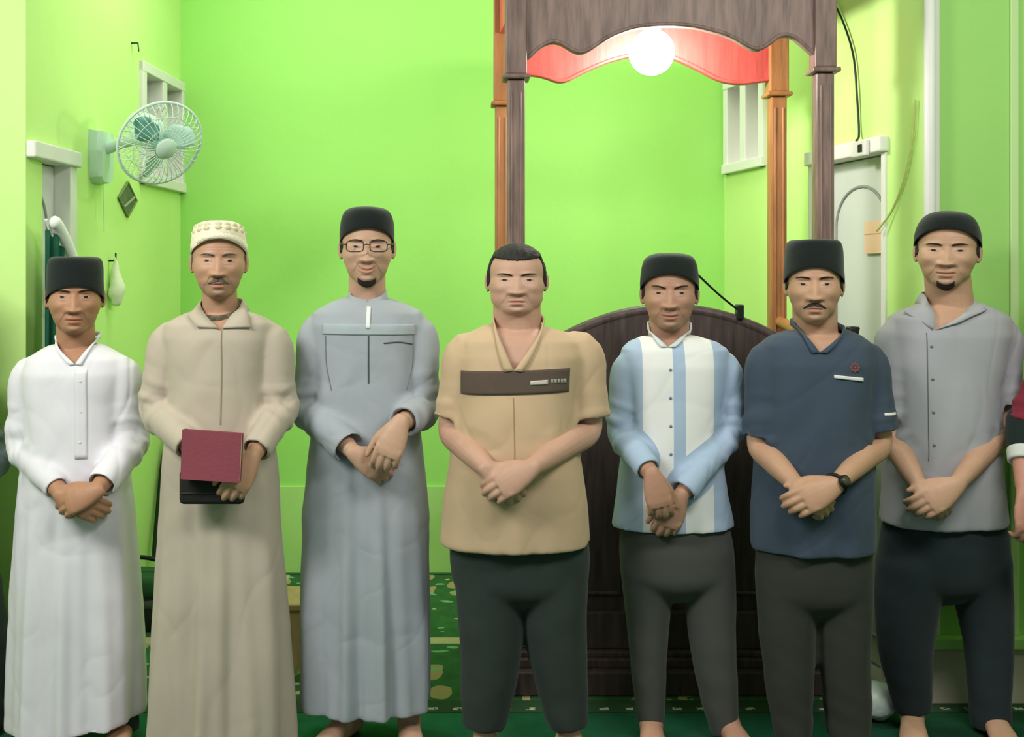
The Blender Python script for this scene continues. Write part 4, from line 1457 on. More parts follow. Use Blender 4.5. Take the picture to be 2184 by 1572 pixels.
        vv2, qq2 = v[used], mp[qq]
    else:
        vv2, qq2 = v, q
    g_o = mesh_obj(gm['name'], vv2, qq2, gm['m'], root)
    ac = np.zeros((len(vv2), 4)); ac[:, 3] = 1
    aw = armw if not ck.get('V') else armw[used]
    ac[:, 0] = aw
    at = g_o.data.color_attributes.new('arm', 'FLOAT_COLOR', 'POINT')
    at.data.foreach_set('color', ac.astype(np.float32).ravel())
    # ---------------- collar
    def strip(path_in, path_out, th_, name, m, parent=g_o, up=None):
        a, b = np.array(path_in), np.array(path_out)
        n_ = len(a)
        tdir = np.gradient((a + b) / 2, axis=0)
        nrm_ = np.cross(tdir, b - a)
        nrm_ = nrm_ / (np.linalg.norm(nrm_, axis=1)[:, None] + 1e-9)
        rings = []
        for i in range(n_):
            w_ = nrm_[i] * th_
            mid = (a[i] + b[i]) / 2
            rings.append(np.array([a[i] + w_ * .5, mid + w_, b[i] + w_ * .5, b[i] - w_ * .5, mid - w_, a[i] - w_ * .5]))
        return mesh_obj(name, *rings_to_shell(rings), m, parent)
    ncx, ncy = nb[0], nb[1]
    def nearest(p):
        h = full_bvh.find_nearest(Vector(p))
        return np.array(h[0]), np.array(h[1])
    def out(p, off):
        h, n_ = nearest(p)
        d_ = np.array([h[0] - ncx, h[1] - ncy, 0.0])
        if np.dot(n_, p - h) < 0:
            pass
        return h + n_ * off
    def front(p, off):
        h, n_, _, _ = full_bvh.ray_cast(Vector((p[0], D - 0.7, p[2])), Vector((0, 1, 0)))
        if h is None or h[1] > D + 0.03:
            return out(p, off)
        n_ = np.array(n_)
        return np.array(h) + (n_ if n_[1] < 0 else -n_) * off
    kind = ck['kind']
    cm_ = ck.get('m', gm['m'])
    Lp, Rp = P(*ck['L'], D - 0.012), P(*ck['R'], D - 0.012)
    back = np.array([ncx, D + nrad * 1.15 + 0.018, (Lp[2] + Rp[2]) / 2 + 0.012])
    def around(n_):
        """from the right side behind the neck to the left side"""
        pr, pl = Rp, Lp
        return catmull([pr, np.array([ncx + (pr[0] - ncx) * 0.85, (pr[1] + back[1]) / 2 + 0.012, (pr[2] + back[2]) / 2 + 0.004]), back,
                        np.array([ncx + (pl[0] - ncx) * 0.85, (pl[1] + back[1]) / 2 + 0.012, (pl[2] + back[2]) / 2 + 0.004]), pl], n_)
    if kind in ('vband', 'stand'):
        Vp = P(*ck['V'], D - 0.1) if ck.get('V') else P(*ck['front'], D - 0.07)
        if kind == 'vband':
            t = np.linspace(0, 1, 14)[:, None]
            legR = Vp * (1 - t) + Rp * t
            legL = Lp * (1 - t) + Vp * t
            legR = np.array([front(p, 0.004) for p in legR]); legL = np.array([front(p, 0.004) for p in legL])
            for lg_ in (legR, legL):
                for _ in range(2):
                    lg_[1:-1] = (lg_[:-2] + 2 * lg_[1:-1] + lg_[2:]) / 4
            w_ = ck.get('w', 0.022)
            # flat band on the cloth along both edges of the opening, joined round the back of the neck
            ar = around(16)
            path = np.concatenate([legR[:-1], ar, legL[1:]])
            outer = []
            for i, p in enumerate(path):
                if i < 13 or i >= len(path) - 13:
                    sg = 1 if i < 13 else -1
                    fr = (i / 12.0) if i < 13 else ((len(path) - 1 - i) / 12.0)
                    flat_ = p + np.array([sg * w_, 0, -0.004])
                    flat_ = front(flat_, 0.006)
                    hi = p + np.array([sg * 0.004, 0.004, w_ * 0.8])
                    outer.append(flat_ * (1 - fr ** 2) + hi * fr ** 2)
                else:
                    outer.append(p + np.array([0, 0, w_ * 0.9]))
            strip(path, outer, 0.003, 'collar', cm_)
        else:
            h_ = ck.get('h', 0.035)
            front = Vp
            pR = catmull([front + np.array([0.003, 0, 0]), np.array([ncx + (Rp[0] - ncx) * 0.75, front[1] + 0.018, front[2] * 0.6 + Rp[2] * 0.4]), Rp], 12)
            pL = catmull([Lp, np.array([ncx + (Lp[0] - ncx) * 0.75, front[1] + 0.018, front[2] * 0.6 + Lp[2] * 0.4]), front - np.array([0.003, 0, 0])], 12)
            path = np.concatenate([pR[:-1], around(18), pL[1:]])
            outer = []
            for p in path:
                d_ = np.array([ncx - p[0], ncy - p[1], 0.0])
                outer.append(p + np.array([0, 0, h_]) + d_ * 0.09)
            strip(path - np.array([0, 0, 0.012]), outer, 0.003, 'collar', cm_)
    if kind == 'polo':
        Vp = P(*ck['V'], D - 0.1)
        Vp = out(Vp, 0.006)
        ar = around(20)
        tipR, tipL = P(*ck['tipR'], D - 0.1), P(*ck['tipL'], D - 0.1)
        pR = catmull([Vp + np.array([0.004, 0, 0]), (Vp + Rp) / 2 + np.array([0, -0.012, 0]), Rp + np.array([0, 0, 0.012])], 12)
        pL = catmull([Lp + np.array([0, 0, 0.012]), (Vp + Lp) / 2 + np.array([0, -0.012, 0]), Vp - np.array([0.004, 0, 0])], 12)
        path = np.concatenate([pR[:-1], ar + np.array([0, 0, 0.022]), pL[1:]])
        n_ = len(path)
        for i in range(n_):
            if i < 8 or i >= n_ - 8:
                path[i] = front(path[i], 0.006)
        for _ in range(2):
            path[1:-1] = (path[:-2] + path[1:-1] * 2 + path[2:]) / 4
        outer = []
        for i, p in enumerate(path):
            if i < 11 or i >= n_ - 11:
                fr = (i / 11.0) if i < 11 else ((n_ - 1 - i) / 11.0)
                sd = Rp if i < 11 else Lp
                tip_ = tipR if i < 11 else tipL
                side_out = sd + np.array([(0.03 if i < 11 else -0.03), 0.0, -0.016])
                a_ = tip_ * (1 - fr) + side_out * fr
                outer.append(front(a_, 0.010))
            else:
                d_ = unit(np.array([p[0] - ncx, p[1] - ncy, 0.0]))
                outer.append(p + d_ * 0.022 - np.array([0, 0, 0.036]))
        outer = np.array(outer)
        for _ in range(2):
            outer[1:-1] = (outer[:-2] + outer[1:-1] * 2 + outer[2:]) / 4
        strip(path, outer, 0.0035, 'collar', cm_)
    # ---------------- cloth panels, pockets, buttons laid on the garment
    def cast(px_, py_, tor=True):
        o_ = P(px_, py_, D - 0.22)
        # straight back into the chest
        p0 = Vector((P(px_, py_, D - 0.13)[0], D - 0.6, P(px_, py_, D - 0.13)[2]))
        b = torso_bvh if tor else full_bvh
        h, n_, _, _ = b.ray_cast(p0, Vector((0, 1, 0)))
        if h is None:
            h, n_, _, _ = b.find_nearest(Vector(P(px_, py_, D - 0.13)))
        n_ = np.array(n_)
        if n_[1] > 0:
            n_ = -n_
        return np.array(h), n_
    def panel(name, quad, m, off=0.003, nu=24, nvv=10, parent=g_o, tor=True):
        """quad: four pixel corners tl, tr, br, bl"""
        tl, tr, br, bl = [np.array(c_, float) for c_ in quad]
        top_, bot_ = [], []
        for j in range(nvv):
            fj = j / (nvv - 1)
            for i in range(nu):
                fi = i / (nu - 1)
                pt = (tl * (1 - fi) + tr * fi) * (1 - fj) + (bl * (1 - fi) + br * fi) * fj
                h, n_ = cast(pt[0], pt[1], tor)
                top_.append(h + n_ * off)
                bot_.append(h - n_ * 0.004)
        N_ = nu * nvv
        fs = []
        for j in range(nvv - 1):
            for i in range(nu - 1):
                p = j * nu + i
                fs.append((p, p + nu, p + nu + 1, p + 1))
                fs.append((N_ + p, N_ + p + 1, N_ + p + nu + 1, N_ + p + nu))
        bd = list(range(nu)) + [j * nu + nu - 1 for j in range(1, nvv)] + [(nvv - 1) * nu + i for i in range(nu - 2, -1, -1)] + [j * nu for j in range(nvv - 2, 0, -1)]
        for x, y in zip(bd, bd[1:] + bd[:1]):
            fs.append((x, y, N_ + y, N_ + x))
        return mesh_obj(name, np.array(top_ + bot_), fs, m, parent)
    def line(name, pts, rad, m, off=0.001, parent=g_o, tor=True, n=18):
        pp = catmull(np.array([(a, b, 0) for a, b in pts], float), n)
        w3 = [cast(a[0], a[1], tor) for a in pp]
        return mesh_obj(name, *tube([h + n_ * off for h, n_ in w3], [rad] * len(w3), 8), m, parent)
    def button(px_, py_, m, r=0.0055, name='button'):
        h, n_ = cast(px_, py_)
        return mesh_obj(name, *tube([h - n_ * 0.001, h + n_ * 0.0025], [r, r * 0.85], 14, rnd0=False, rnd1=False), m, g_o)
    # ---------------- trousers
    tr = sp.get('trousers')
    if tr:
        ts = Shell()
        if tr.get('waist'):
            rings = [sec_ring(q_, 0.0, ex=2.2) for q_ in tr['waist']]
            y_, a_, b_, f1, f2 = tr['waist'][-1][:5]
            m_ = (a_ + b_) / 2
            for dy_, kk in ((18, 0.84), (34, 0.55), (46, 0.25), (56, 0.06)):
                rings.append(sec_ring((y_ + dy_, m_ + (a_ - m_) * kk, m_ + (b_ - m_) * kk, f1 * (0.35 + 0.65 * kk), f2 * (0.35 + 0.65 * kk)), 0.0, ex=2.2))
            ts.add(*rings_to_shell(rings))
        for lg in tr['legs']:
            pts = [px2(p) for p in lg['p']]
            ts.add(*tube(pts, [r_ * s / 1.0 for r_ in lg['r']], 22, n=26, hollow=0.05, ref=(1, 0, 0)))
        v, q = remesh(ts, 0.0065 if not fast else 0.008)
        e = edges_of(q)
        v = lap(v, e, 14, 0.5)
        nn = normals(v, q)
        zz = v[:, 2]
        lowm = sstep(0.45, 0.08, zz)
        knee = np.exp(-((zz - 0.46) / 0.10) ** 2)
        axx = np.zeros_like(v)
        best = np.full(len(v), 1e9)
        for lg in tr['legs']:
            pp_ = np.array([px2(p) for p in lg['p']])[::-1]
            ax_ = np.stack([np.interp(zz, pp_[:, 2], pp_[:, 0]), np.interp(zz, pp_[:, 2], pp_[:, 1])], 1)
            dd = np.abs(v[:, 0] - ax_[:, 0])
            sel = dd < best
            axx[sel, :2] = ax_[sel]
            best = np.minimum(best, dd)
        dr = v - axx
        dr[:, 2] = 0
        dr = dr / (np.linalg.norm(dr, axis=1)[:, None] + 1e-9)
        w1 = noise3(v, (14, 14, 17), sp['seed'] + 20, 2)
        w2 = noise3(v, (9, 9, 3.0), sp['seed'] + 21, 3)
        v = v + dr * ((0.0038 * lowm + 0.0018 * knee) * w1 + 0.0030 * w2)[:, None]
        t_o = mesh_obj('trousers', v, q, tr['m'], root)
    return dict(root=root, panel=panel, line=line, button=button, cast=cast, g=g_o, body=o, HW=HW, onface=onface, la=la_v, fw=fw_v, up=up_v, arms=arms, D=D, P=px2, k=k, kl=kl, hc=hc)

def inside(x, a, b):
    return ((x > a) & (x < b)).astype(float)

def cloth(name, rgb, rough=0.9, bump=0.05, bscale=420, var=0.05, vscale=3.0, sheen=0.1, **kw):
    return mat(name, rgb, rough, bump, bscale, var, vscale, sheen=sheen, spec=0.15, **kw)

BLACK_FELT = cloth('black_felt', (24, 30, 30), bump=0.2, bscale=300, var=0.2, sheen=0.25)
BLACK_CLOTH = cloth('black_trouser_cloth', (52, 60, 58), var=0.12)
WHITE_BTN = mat('pale_button', (220, 220, 214), 0.4)
DARK_SEAM = mat('dark_seam', (60, 60, 58), 0.9)

def legs2(l, r, hy, ky, yl=-0.15, yr=0.15):
    return [dict(p=[(l, hy), (l, ky), (l, 1600)], yaw=yl), dict(p=[(r, hy), (r, ky), (r, 1600)], yaw=yr)]
HAIR_SIDE = dict(line=0.3, side=0.012, low=-0.04, th=0.003)

# --- 1: white robe
m1 = make_person(dict(D=3.36, seed=1, label='man in a long white robe and black cap with hands clasped',
    head=(160, 632, 710, 554, 110), neck=(122, 203, 742), skin=(176, 130, 102), hip=1090, age=1.0, smile=0.1, stubble=0.15,
    torso=[(735, 110, 215, .058, .065), (748, 84, 240, .08, .085), (763, 60, 266, .10, .10), (795, 50, 275, .12, .115), (880, 55, 268, .125, .115), (980, 52, 270, .13, .115), (1080, 44, 282, .135, .12), (1250, 33, 296, .14, .13), (1400, 28, 302, .145, .14), (1538, 26, 305, .15, .145, .022)],
    arms=[dict(S=(66, 785), E=(47, 950, -.01), W=(135, 1058, -.19), to=(190, 1082, -.185), sleeve=(.062, .054, .040), cuff=.86),
          dict(S=(262, 785), E=(281, 945, -.01), W=(205, 1048, -.205), to=(145, 1072, -.215), sleeve=(.062, .056, .048), cuff=.88)],
    legs=legs2(105, 262, 1120, 1350), hair=HAIR_SIDE,
    cap=dict(kind='songkok', w=119, rim=610, top=548, m=BLACK_FELT, tilt=.036, sidedrop=.01),
    garment=dict(name='robe', m=cloth('white_cotton', (224, 221, 229)), fold=.010, nf=8),
    collar=dict(kind='vband', V=(162, 778), L=(118, 726), R=(206, 728), w=.018),
    trousers=dict(m=BLACK_CLOTH, waist=[(1120, 90, 240, .09, .09), (1220, 85, 245, .09, .09)], legs=[dict(p=[(120, 1200), (112, 1400), (108, 1572)], r=[42, 34, 30]), dict(p=[(225, 1200), (255, 1400), (262, 1560)], r=[42, 38, 36])])))
for y in (815, 880, 945):
    m1['button'](168, y, WHITE_BTN)
m1['panel']('placket', [(156, 790), (180, 790), (182, 980), (158, 980)], m1['g'].data.materials[0], off=.0025, nu=6, nvv=20)

# --- 2: beige robe with book
KUFI = cloth('cream_knit', (240, 230, 206), bump=0.4, bscale=200, var=0.06)
m2 = make_person(dict(D=3.25, seed=2, label='man in a long beige robe and white cap holding a maroon book',
    head=(467, 553, 636, 476, 110), neck=(432, 508, 668), skin=(190, 146, 120), hip=1060, age=1.0, smile=0.15, stubble=0.45, moustache=True, grey_hair=True,
    torso=[(662, 418, 522, .058, .065), (674, 385, 556, .08, .085), (690, 355, 585, .105, .10), (720, 348, 588, .12, .115), (800, 362, 576, .128, .12), (900, 360, 580, .13, .12), (1000, 350, 592, .135, .125), (1150, 340, 602, .14, .13), (1350, 326, 615, .15, .14), (1592, 312, 632, .16, .15)],
    arms=[dict(S=(362, 715), E=(333, 872, -.02), W=(412, 962, -.185), to=(470, 1000, -.19), sleeve=(.064, .056, .044), cuff=.9),
          dict(S=(580, 718), E=(597, 872, -.02), W=(536, 978, -.205), to=(492, 1055, -.245), sleeve=(.064, .056, .046), cuff=.86, n=(.25, -1, .2))],
    legs=legs2(425, 545, 1120, 1350),
    cap=dict(kind='soft', w=117, rim=512, top=471, m=KUFI, tilt=.034, sidedrop=.012, band=KUFI, dots=cloth('tan_embroidery', (220, 208, 176))), hair=dict(line=0.3, side=0.005, low=-0.05, th=0.002, m=GREYHAIR),
    garment=dict(name='robe', m=cloth('beige_twill', (190, 177, 162)), fold=.013, nf=7),
    collar=dict(kind='polo', V=(471, 706), L=(425, 658), R=(515, 660), tipL=(424, 700), tipR=(532, 700))))
SCARF = cloth('dark_patterned_scarf', (92, 88, 68), var=0.6, vscale=60)
ctr_ = P(470, 668, 3.25 + 0.006)
v, f = torus((0, 0, 0), 0.060, 0.016, (0, -0.35, 1), 40, 10)
v = v * np.array([1, 1.05, 1.25]) + ctr_
v = v + noise3(v, 60, 12, 2)[:, None] * 0.0015
mesh_obj('neck_scarf', v, f, SCARF, m2['root'])
m2['line']('front_seam', [(470, 705), (472, 800), (470, 905)], .0016, cloth('beige_seam', (160, 148, 128)))
d_ = 3.26

# --- 3: grey robe, glasses
GREY_ROBE = cloth('sage_grey_cloth', (164, 170, 178))
m3 = make_person(dict(D=3.37, seed=3, label='man in a long grey robe with glasses and black cap',
    head=(783, 522, 606, 447, 110), neck=(742, 824, 640), skin=(198, 158, 134), hip=1060, age=0.3, smile=1.0, stubble=0.25, goatee_shade=(0.027, -0.124, -0.105),
    torso=[(636, 733, 833, .058, .065), (648, 700, 866, .08, .085), (664, 668, 900, .10, .10), (692, 660, 908, .118, .11), (780, 672, 896, .122, .11), (880, 672, 894, .122, .115), (960, 660, 900, .128, .12), (1100, 644, 918, .138, .125), (1300, 641, 922, .145, .13), (1500, 646, 918, .15, .14)],
    arms=[dict(S=(676, 695), E=(660, 872, -.01), W=(758, 968, -.18), to=(815, 1005, -.17), sleeve=(.062, .058, .056), cuff=.88),
          dict(S=(893, 698), E=(905, 872, -.02), W=(852, 905, -.225), to=(828, 962, -.245), sleeve=(.062, .058, .052), cuff=.86, hs=1.08)],
    legs=[dict(p=[(735, 1120), (730, 1350), (738, 1600)], yaw=-0.5), dict(p=[(850, 1120), (870, 1350), (872, 1600)], yaw=0.12)],
    cap=dict(kind='soft', w=117, rim=487, top=441, m=BLACK_FELT, tilt=.034), hair=HAIR_SIDE,
    garment=dict(name='robe', m=GREY_ROBE, fold=.013, nf=8, wr=.005),
    collar=dict(kind='stand', front=(785, 656), L=(742, 634), R=(826, 636), h=.024)))
LGREY = cloth('light_grey_cloth', (172, 182, 188))
m3['panel']('chest_band', [(684, 692), (882, 694), (882, 716), (684, 714)], LGREY, off=.0025, nu=40)
m3['panel']('zip_tape', [(779, 656), (788, 656), (788, 702), (779, 702)], mat('white_zip', (232, 234, 232), 0.5), off=.004, nu=5)
m3['line']('placket_seam', [(785, 718), (785, 780), (785, 818)], .0022, cloth('dark_grey_seam', (78, 90, 92)))
m3['line']('pocket_edge', [(818, 733), (850, 731), (876, 736)], .002, cloth('dark_grey_seam', (78, 90, 92)))
for sg in (-1, 1):
    m3['line']('yoke_seam', [(785 + sg * 94, 718), (785 + sg * 92, 780), (785 + sg * 80, 835)], .0014, cloth('dark_grey_seam', (112, 126, 128)))
# glasses
def glasses(m):
    HW, hk = m['HW'], m['k']
    fr = mat('dark_frame', (50, 44, 44), 0.35)
    S = Shell()
    gb = 0.112
    for sg in (-1, 1):
        loop = []
        for t in np.linspace(0, 2 * PI, 25):
            c_, s_ = math.cos(t), math.sin(t)
            x = abs(c_) ** 0.55 * np.sign(c_) * 0.025
            y = abs(s_) ** 0.55 * np.sign(s_) * 0.0165
            L = sg * (0.034 + x)
            loop.append(HW(L, gb - 7.0 * (abs(L) - 0.01) ** 2, 0.001 + y))
        S.add(*tube(loop, [0.0017 * hk] * 25, 8, rnd0=False, rnd1=False))
        S.add(*tube([HW(sg * 0.0595, gb - 0.016, 0.007), HW(sg * 0.074, 0.075, 0.008), HW(sg * 0.082, 0.0, 0.010)], [0.0016] * 3, 8, n=10))
    S.add(*tube([HW(-0.0095, gb, 0.004), HW(0, gb + 0.003, 0.007), HW(0.0095, gb, 0.004)], [0.0016] * 3, 8, n=8))
    return mesh_obj('glasses', *S.arrays(), fr, m['root'])
gl = glasses(m3)

# --- 4: tan shirt
m4 = make_person(dict(D=3.22, seed=4, label='heavy man in a tan short sleeved shirt with a brown chest band, bare headed',
    head=(1102, 592, 670, 523, 122), neck=(1050, 1156, 700), skin=(198, 156, 136), hip=1080, age=0.2, smile=-0.15, jaw=1.14, frown=0.2,
    torso=[(694, 1036, 1168, .07, .075), (706, 1002, 1206, .10, .10), (724, 978, 1240, .125, .115), (758, 968, 1252, .145, .125), (850, 972, 1232, .162, .13), (950, 960, 1235, .175, .135), (1050, 948, 1250, .178, .135), (1155, 944, 1258, .17, .135)],
    arms=[dict(S=(996, 742), E=(962, 918, -.01), W=(1042, 1002, -.215), to=(1105, 1050, -.205), sleeve=(.074, .066, .05), short=.86, r=.041, hs=1.05),
          dict(S=(1238, 742), E=(1256, 915, -.01), W=(1130, 1000, -.235), to=(1062, 1040, -.25), sleeve=(.076, .070, .05), short=.86, r=.041, hs=1.08)],
    legs=[dict(p=[(1045, 1190), (1045, 1380), (1035, 1600)], yaw=-0.3), dict(p=[(1180, 1190), (1188, 1380), (1215, 1600)], yaw=0.25)],
    hair=dict(line=0.064, side=0.018, low=-0.045, th=0.009, crop=True),
    garment=dict(name='shirt', m=cloth('tan_cotton', (200, 172, 142)), fold=.005, nf=6),
    collar=dict(kind='vband', V=(1094, 788), L=(1052, 690), R=(1160, 692), w=.026),
    trousers=dict(m=BLACK_CLOTH, waist=[(1110, 962, 1250, .13, .12), (1190, 960, 1258, .13, .125), (1240, 966, 1254, .12, .12)],
        legs=[dict(p=[(1042, 1190), (1046, 1380), (1030, 1550)], r=[74, 66, 46]), dict(p=[(1180, 1190), (1188, 1380), (1216, 1550)], r=[74, 64, 42])])))
BROWN = cloth('dark_brown_cloth', (92, 78, 70))
cb = m4['panel']('chest_band', [(984, 793), (1216, 786), (1214, 836), (984, 843)], BROWN, off=.0035, nu=48, nvv=10)
m4['panel']('chest_label', [(1130, 811), (1167, 809), (1167, 819), (1130, 820)], mat('silver_label', (196, 190, 180), 0.4), off=.0055, nu=8, nvv=4, parent=cb)
for i in range(5):
    x = 1174 + i * 7
    m4['panel']('label_mark', [(x, 808 + i % 2), (x + 4.5, 808), (x + 4.5, 818), (x, 817)], mat('silver_print', (150, 148, 138), 0.4), off=.0055, nu=3, nvv=3, parent=cb)
m4['line']('front_seam', [(1094, 846), (1096, 940), (1096, 1000)], .0012, cloth('tan_seam', (170, 140, 104)))

# --- 5: pale blue shirt with white panels
def stripe_mat(x0, wblue, wwhite):
    m = cloth('pale_blue_and_white_cloth', (168, 188, 212))
    nt = m.node_tree
    N, Lk = nt.nodes.new, nt.links.new
    b = nt.nodes['Principled BSDF']
    src = b.inputs['Base Color'].links[0].from_socket
    tc = N('ShaderNodeTexCoord'); sx = N('ShaderNodeSeparateXYZ'); Lk(tc.outputs['Object'], sx.inputs[0])
    def mth(op, a, c):
        q = N('ShaderNodeMath'); q.operation = op
        for i, s in enumerate((a, c)):
            if isinstance(s, (int, float)): q.inputs[i].default_value = s
            else: Lk(s, q.inputs[i])
        return q.outputs[0]
    dx = mth('ABSOLUTE', mth('SUBTRACT', sx.outputs['X'], x0), 0)
    f = mth('MULTIPLY', mth('GREATER_THAN', dx, wblue), mth('LESS_THAN', dx, wwhite))
    f = mth('MULTIPLY', f, mth('LESS_THAN', sx.outputs['Y'], 0.02))
    at = N('ShaderNodeAttribute'); at.attribute_name = 'arm'
    sc_ = N('ShaderNodeSeparateColor'); Lk(at.outputs['Color'], sc_.inputs[0])
    f = mth('MULTIPLY', f, mth('LESS_THAN', sc_.outputs[0], 0.55))
    mx = N('ShaderNodeMix'); mx.data_type = 'RGBA'
    Lk(f, mx.inputs[0]); Lk(src, mx.inputs[6]); mx.inputs[7].default_value = lin(232, 232, 230)
    Lk(mx.outputs[2], b.inputs['Base Color'])
    return m
m5 = make_person(dict(D=3.36, seed=5, label='man in a pale blue shirt with two broad white stripes',
    head=(1428, 622, 702, 545, 112), neck=(1382, 1470, 722), skin=(182, 138, 116), hip=1080, age=0.6, smile=0.35, stubble=0.3, frown=0.5,
    torso=[(714, 1368, 1482, .06, .065), (726, 1340, 1528, .085, .09), (744, 1322, 1552, .105, .10), (780, 1325, 1552, .12, .11), (870, 1332, 1542, .122, .11), (980, 1322, 1545, .122, .11), (1060, 1314, 1555, .122, .11), (1122, 1306, 1566, .125, .115)],
    arms=[dict(S=(1340, 768), E=(1325, 925, -.02), W=(1392, 1015, -.20), to=(1412, 1088, -.215), sleeve=(.058, .050, .043), cuff=.88, thumb=.4),
          dict(S=(1545, 772), E=(1560, 915, -.02), W=(1448, 1062, -.165), to=(1424, 1120, -.165), sleeve=(.058, .052, .045), cuff=.92)],
    legs=[dict(p=[(1375, 1200), (1382, 1370), (1388, 1600)], yaw=-0.1), dict(p=[(1510, 1200), (1522, 1380), (1550, 1600)], yaw=0.2)],
    cap=dict(kind='soft', w=124, rim=583, top=540, m=BLACK_FELT, tilt=.04), hair=HAIR_SIDE,
    garment=dict(name='shirt', m=stripe_mat((1434 - 1428) * 3.30 / F, 13 * 3.24 / F, 76 * 3.24 / F), fold=.004, nf=6, wr=.005),
    collar=dict(kind='vband', V=(1426, 742), L=(1384, 708), R=(1474, 702), w=.022, m=cloth('pale_grey_collar', (206, 214, 214))),
    trousers=dict(m=cloth('olive_grey_trouser_cloth', (76, 78, 74), var=0.1), waist=[(1080, 1325, 1548, .105, .10), (1170, 1320, 1564, .115, .11), (1225, 1322, 1562, .11, .11)],
        legs=[dict(p=[(1378, 1195), (1382, 1370), (1388, 1552)], r=[58, 43, 30]), dict(p=[(1508, 1195), (1522, 1380), (1548, 1565)], r=[58, 48, 32])])))
for y in (790, 850, 910, 970):
    m5['button'](1432, y, mat('blue_grey_button', (120, 138, 160), 0.4), r=.005)

# --- 6: navy shirt
m6 = make_person(dict(D=3.25, seed=6, label='man in a navy blue short sleeved shirt with a tall black cap and moustache',
    head=(1736, 608, 688, 522, 112), neck=(1692, 1786, 712), skin=(190, 148, 122), hip=1090, age=0.5, smile=-0.2, moustache=True, stubble=0.25, eye_open=.0032,
    torso=[(704, 1680, 1802, .065, .07), (717, 1645, 1838, .09, .095), (735, 1622, 1860, .11, .105), (775, 1614, 1864, .128, .11), (870, 1618, 1855, .132, .115), (1000, 1610, 1860, .135, .115), (1100, 1604, 1866, .138, .12), (1168, 1605, 1866, .14, .12)],
    arms=[dict(S=(1638, 755), E=(1618, 950, -.02), W=(1705, 1042, -.185), to=(1765, 1082, -.18), sleeve=(.066, .056, .05), short=.92),
          dict(S=(1846, 758), E=(1878, 945, -.02), W=(1780, 1035, -.21), to=(1712, 1070, -.225), sleeve=(.068, .066, .05), short=.86, hs=1.08)],
    legs=[dict(p=[(1675, 1230), (1680, 1380), (1690, 1600)], yaw=-0.2), dict(p=[(1795, 1230), (1800, 1380), (1815, 1600)], yaw=0.2)],
    cap=dict(kind='songkok', w=125, rim=570, top=512, m=BLACK_FELT, tilt=.036), hair=HAIR_SIDE,
    garment=dict(name='shirt', m=cloth('navy_cotton', (66, 78, 94)), fold=.005, nf=6),
    collar=dict(kind='vband', V=(1744, 752), L=(1694, 700), R=(1792, 704), w=.022),
    trousers=dict(m=cloth('charcoal_trouser_cloth', (56, 58, 52), var=0.1), waist=[(1130, 1615, 1856, .12, .11), (1220, 1612, 1860, .12, .12), (1260, 1616, 1856, .115, .115)],
        legs=[dict(p=[(1675, 1220), (1680, 1380), (1692, 1572)], r=[64, 58, 44]), dict(p=[(1797, 1220), (1800, 1380), (1812, 1572)], r=[64, 58, 44])])))
m6['panel']('pocket_edge', [(1780, 800), (1845, 807), (1845, 815), (1780, 807)], mat('white_piping', (226, 224, 222), 0.6), off=.004, nu=16, nvv=4)
# reddish rosette emblem over the pocket
h, n_ = m6['cast'](1826, 785)
S = Shell()
for i in range(8):
    a = 2 * PI * i / 8
    S.add(*ellipsoid(h + n_ * 0.002 + np.array([math.cos(a), 0, math.sin(a)]) * 0.011, (0.0055, 0.002, 0.0055), nu=10, nv=6))
S.add(*ellipsoid(h + n_ * 0.002, (0.006, 0.0025, 0.006), nu=10, nv=6))
mesh_obj('emblem', *S.arrays(), cloth('reddish_brown_thread', (112, 78, 78)), m6['g'])
m6['panel']('sleeve_piping', [(1902, 886), (1930, 886), (1930, 892), (1902, 892)], mat('white_piping', (226, 224, 222), 0.6), off=.003, nu=8, nvv=4, tor=False)
# watch on the front wrist
S_, E_, W_ = m6['arms'][1]
ax = unit(W_ - E_)
wc = W_ - ax * 0.008
wt = mesh_obj('watch', *torus(wc, 0.031, 0.005, ax, 36, 8), BLACKP, m6['root'])
fd = unit(np.array([0.3, -1, 0.3]) - ax * np.dot(np.array([0.3, -1, 0.3]), ax))
mesh_obj('watch_case', *tube([wc + fd * 0.027, wc + fd * 0.04], [0.019, 0.018], 20, rnd0=False, rnd1=False), BLACKP, wt)
mesh_obj('watch_face', *tube([wc + fd * 0.0395, wc + fd * 0.041], [0.0145, 0.0145], 20, rnd0=False, rnd1=False), mat('olive_dial', (70, 74, 50), 0.2), wt)

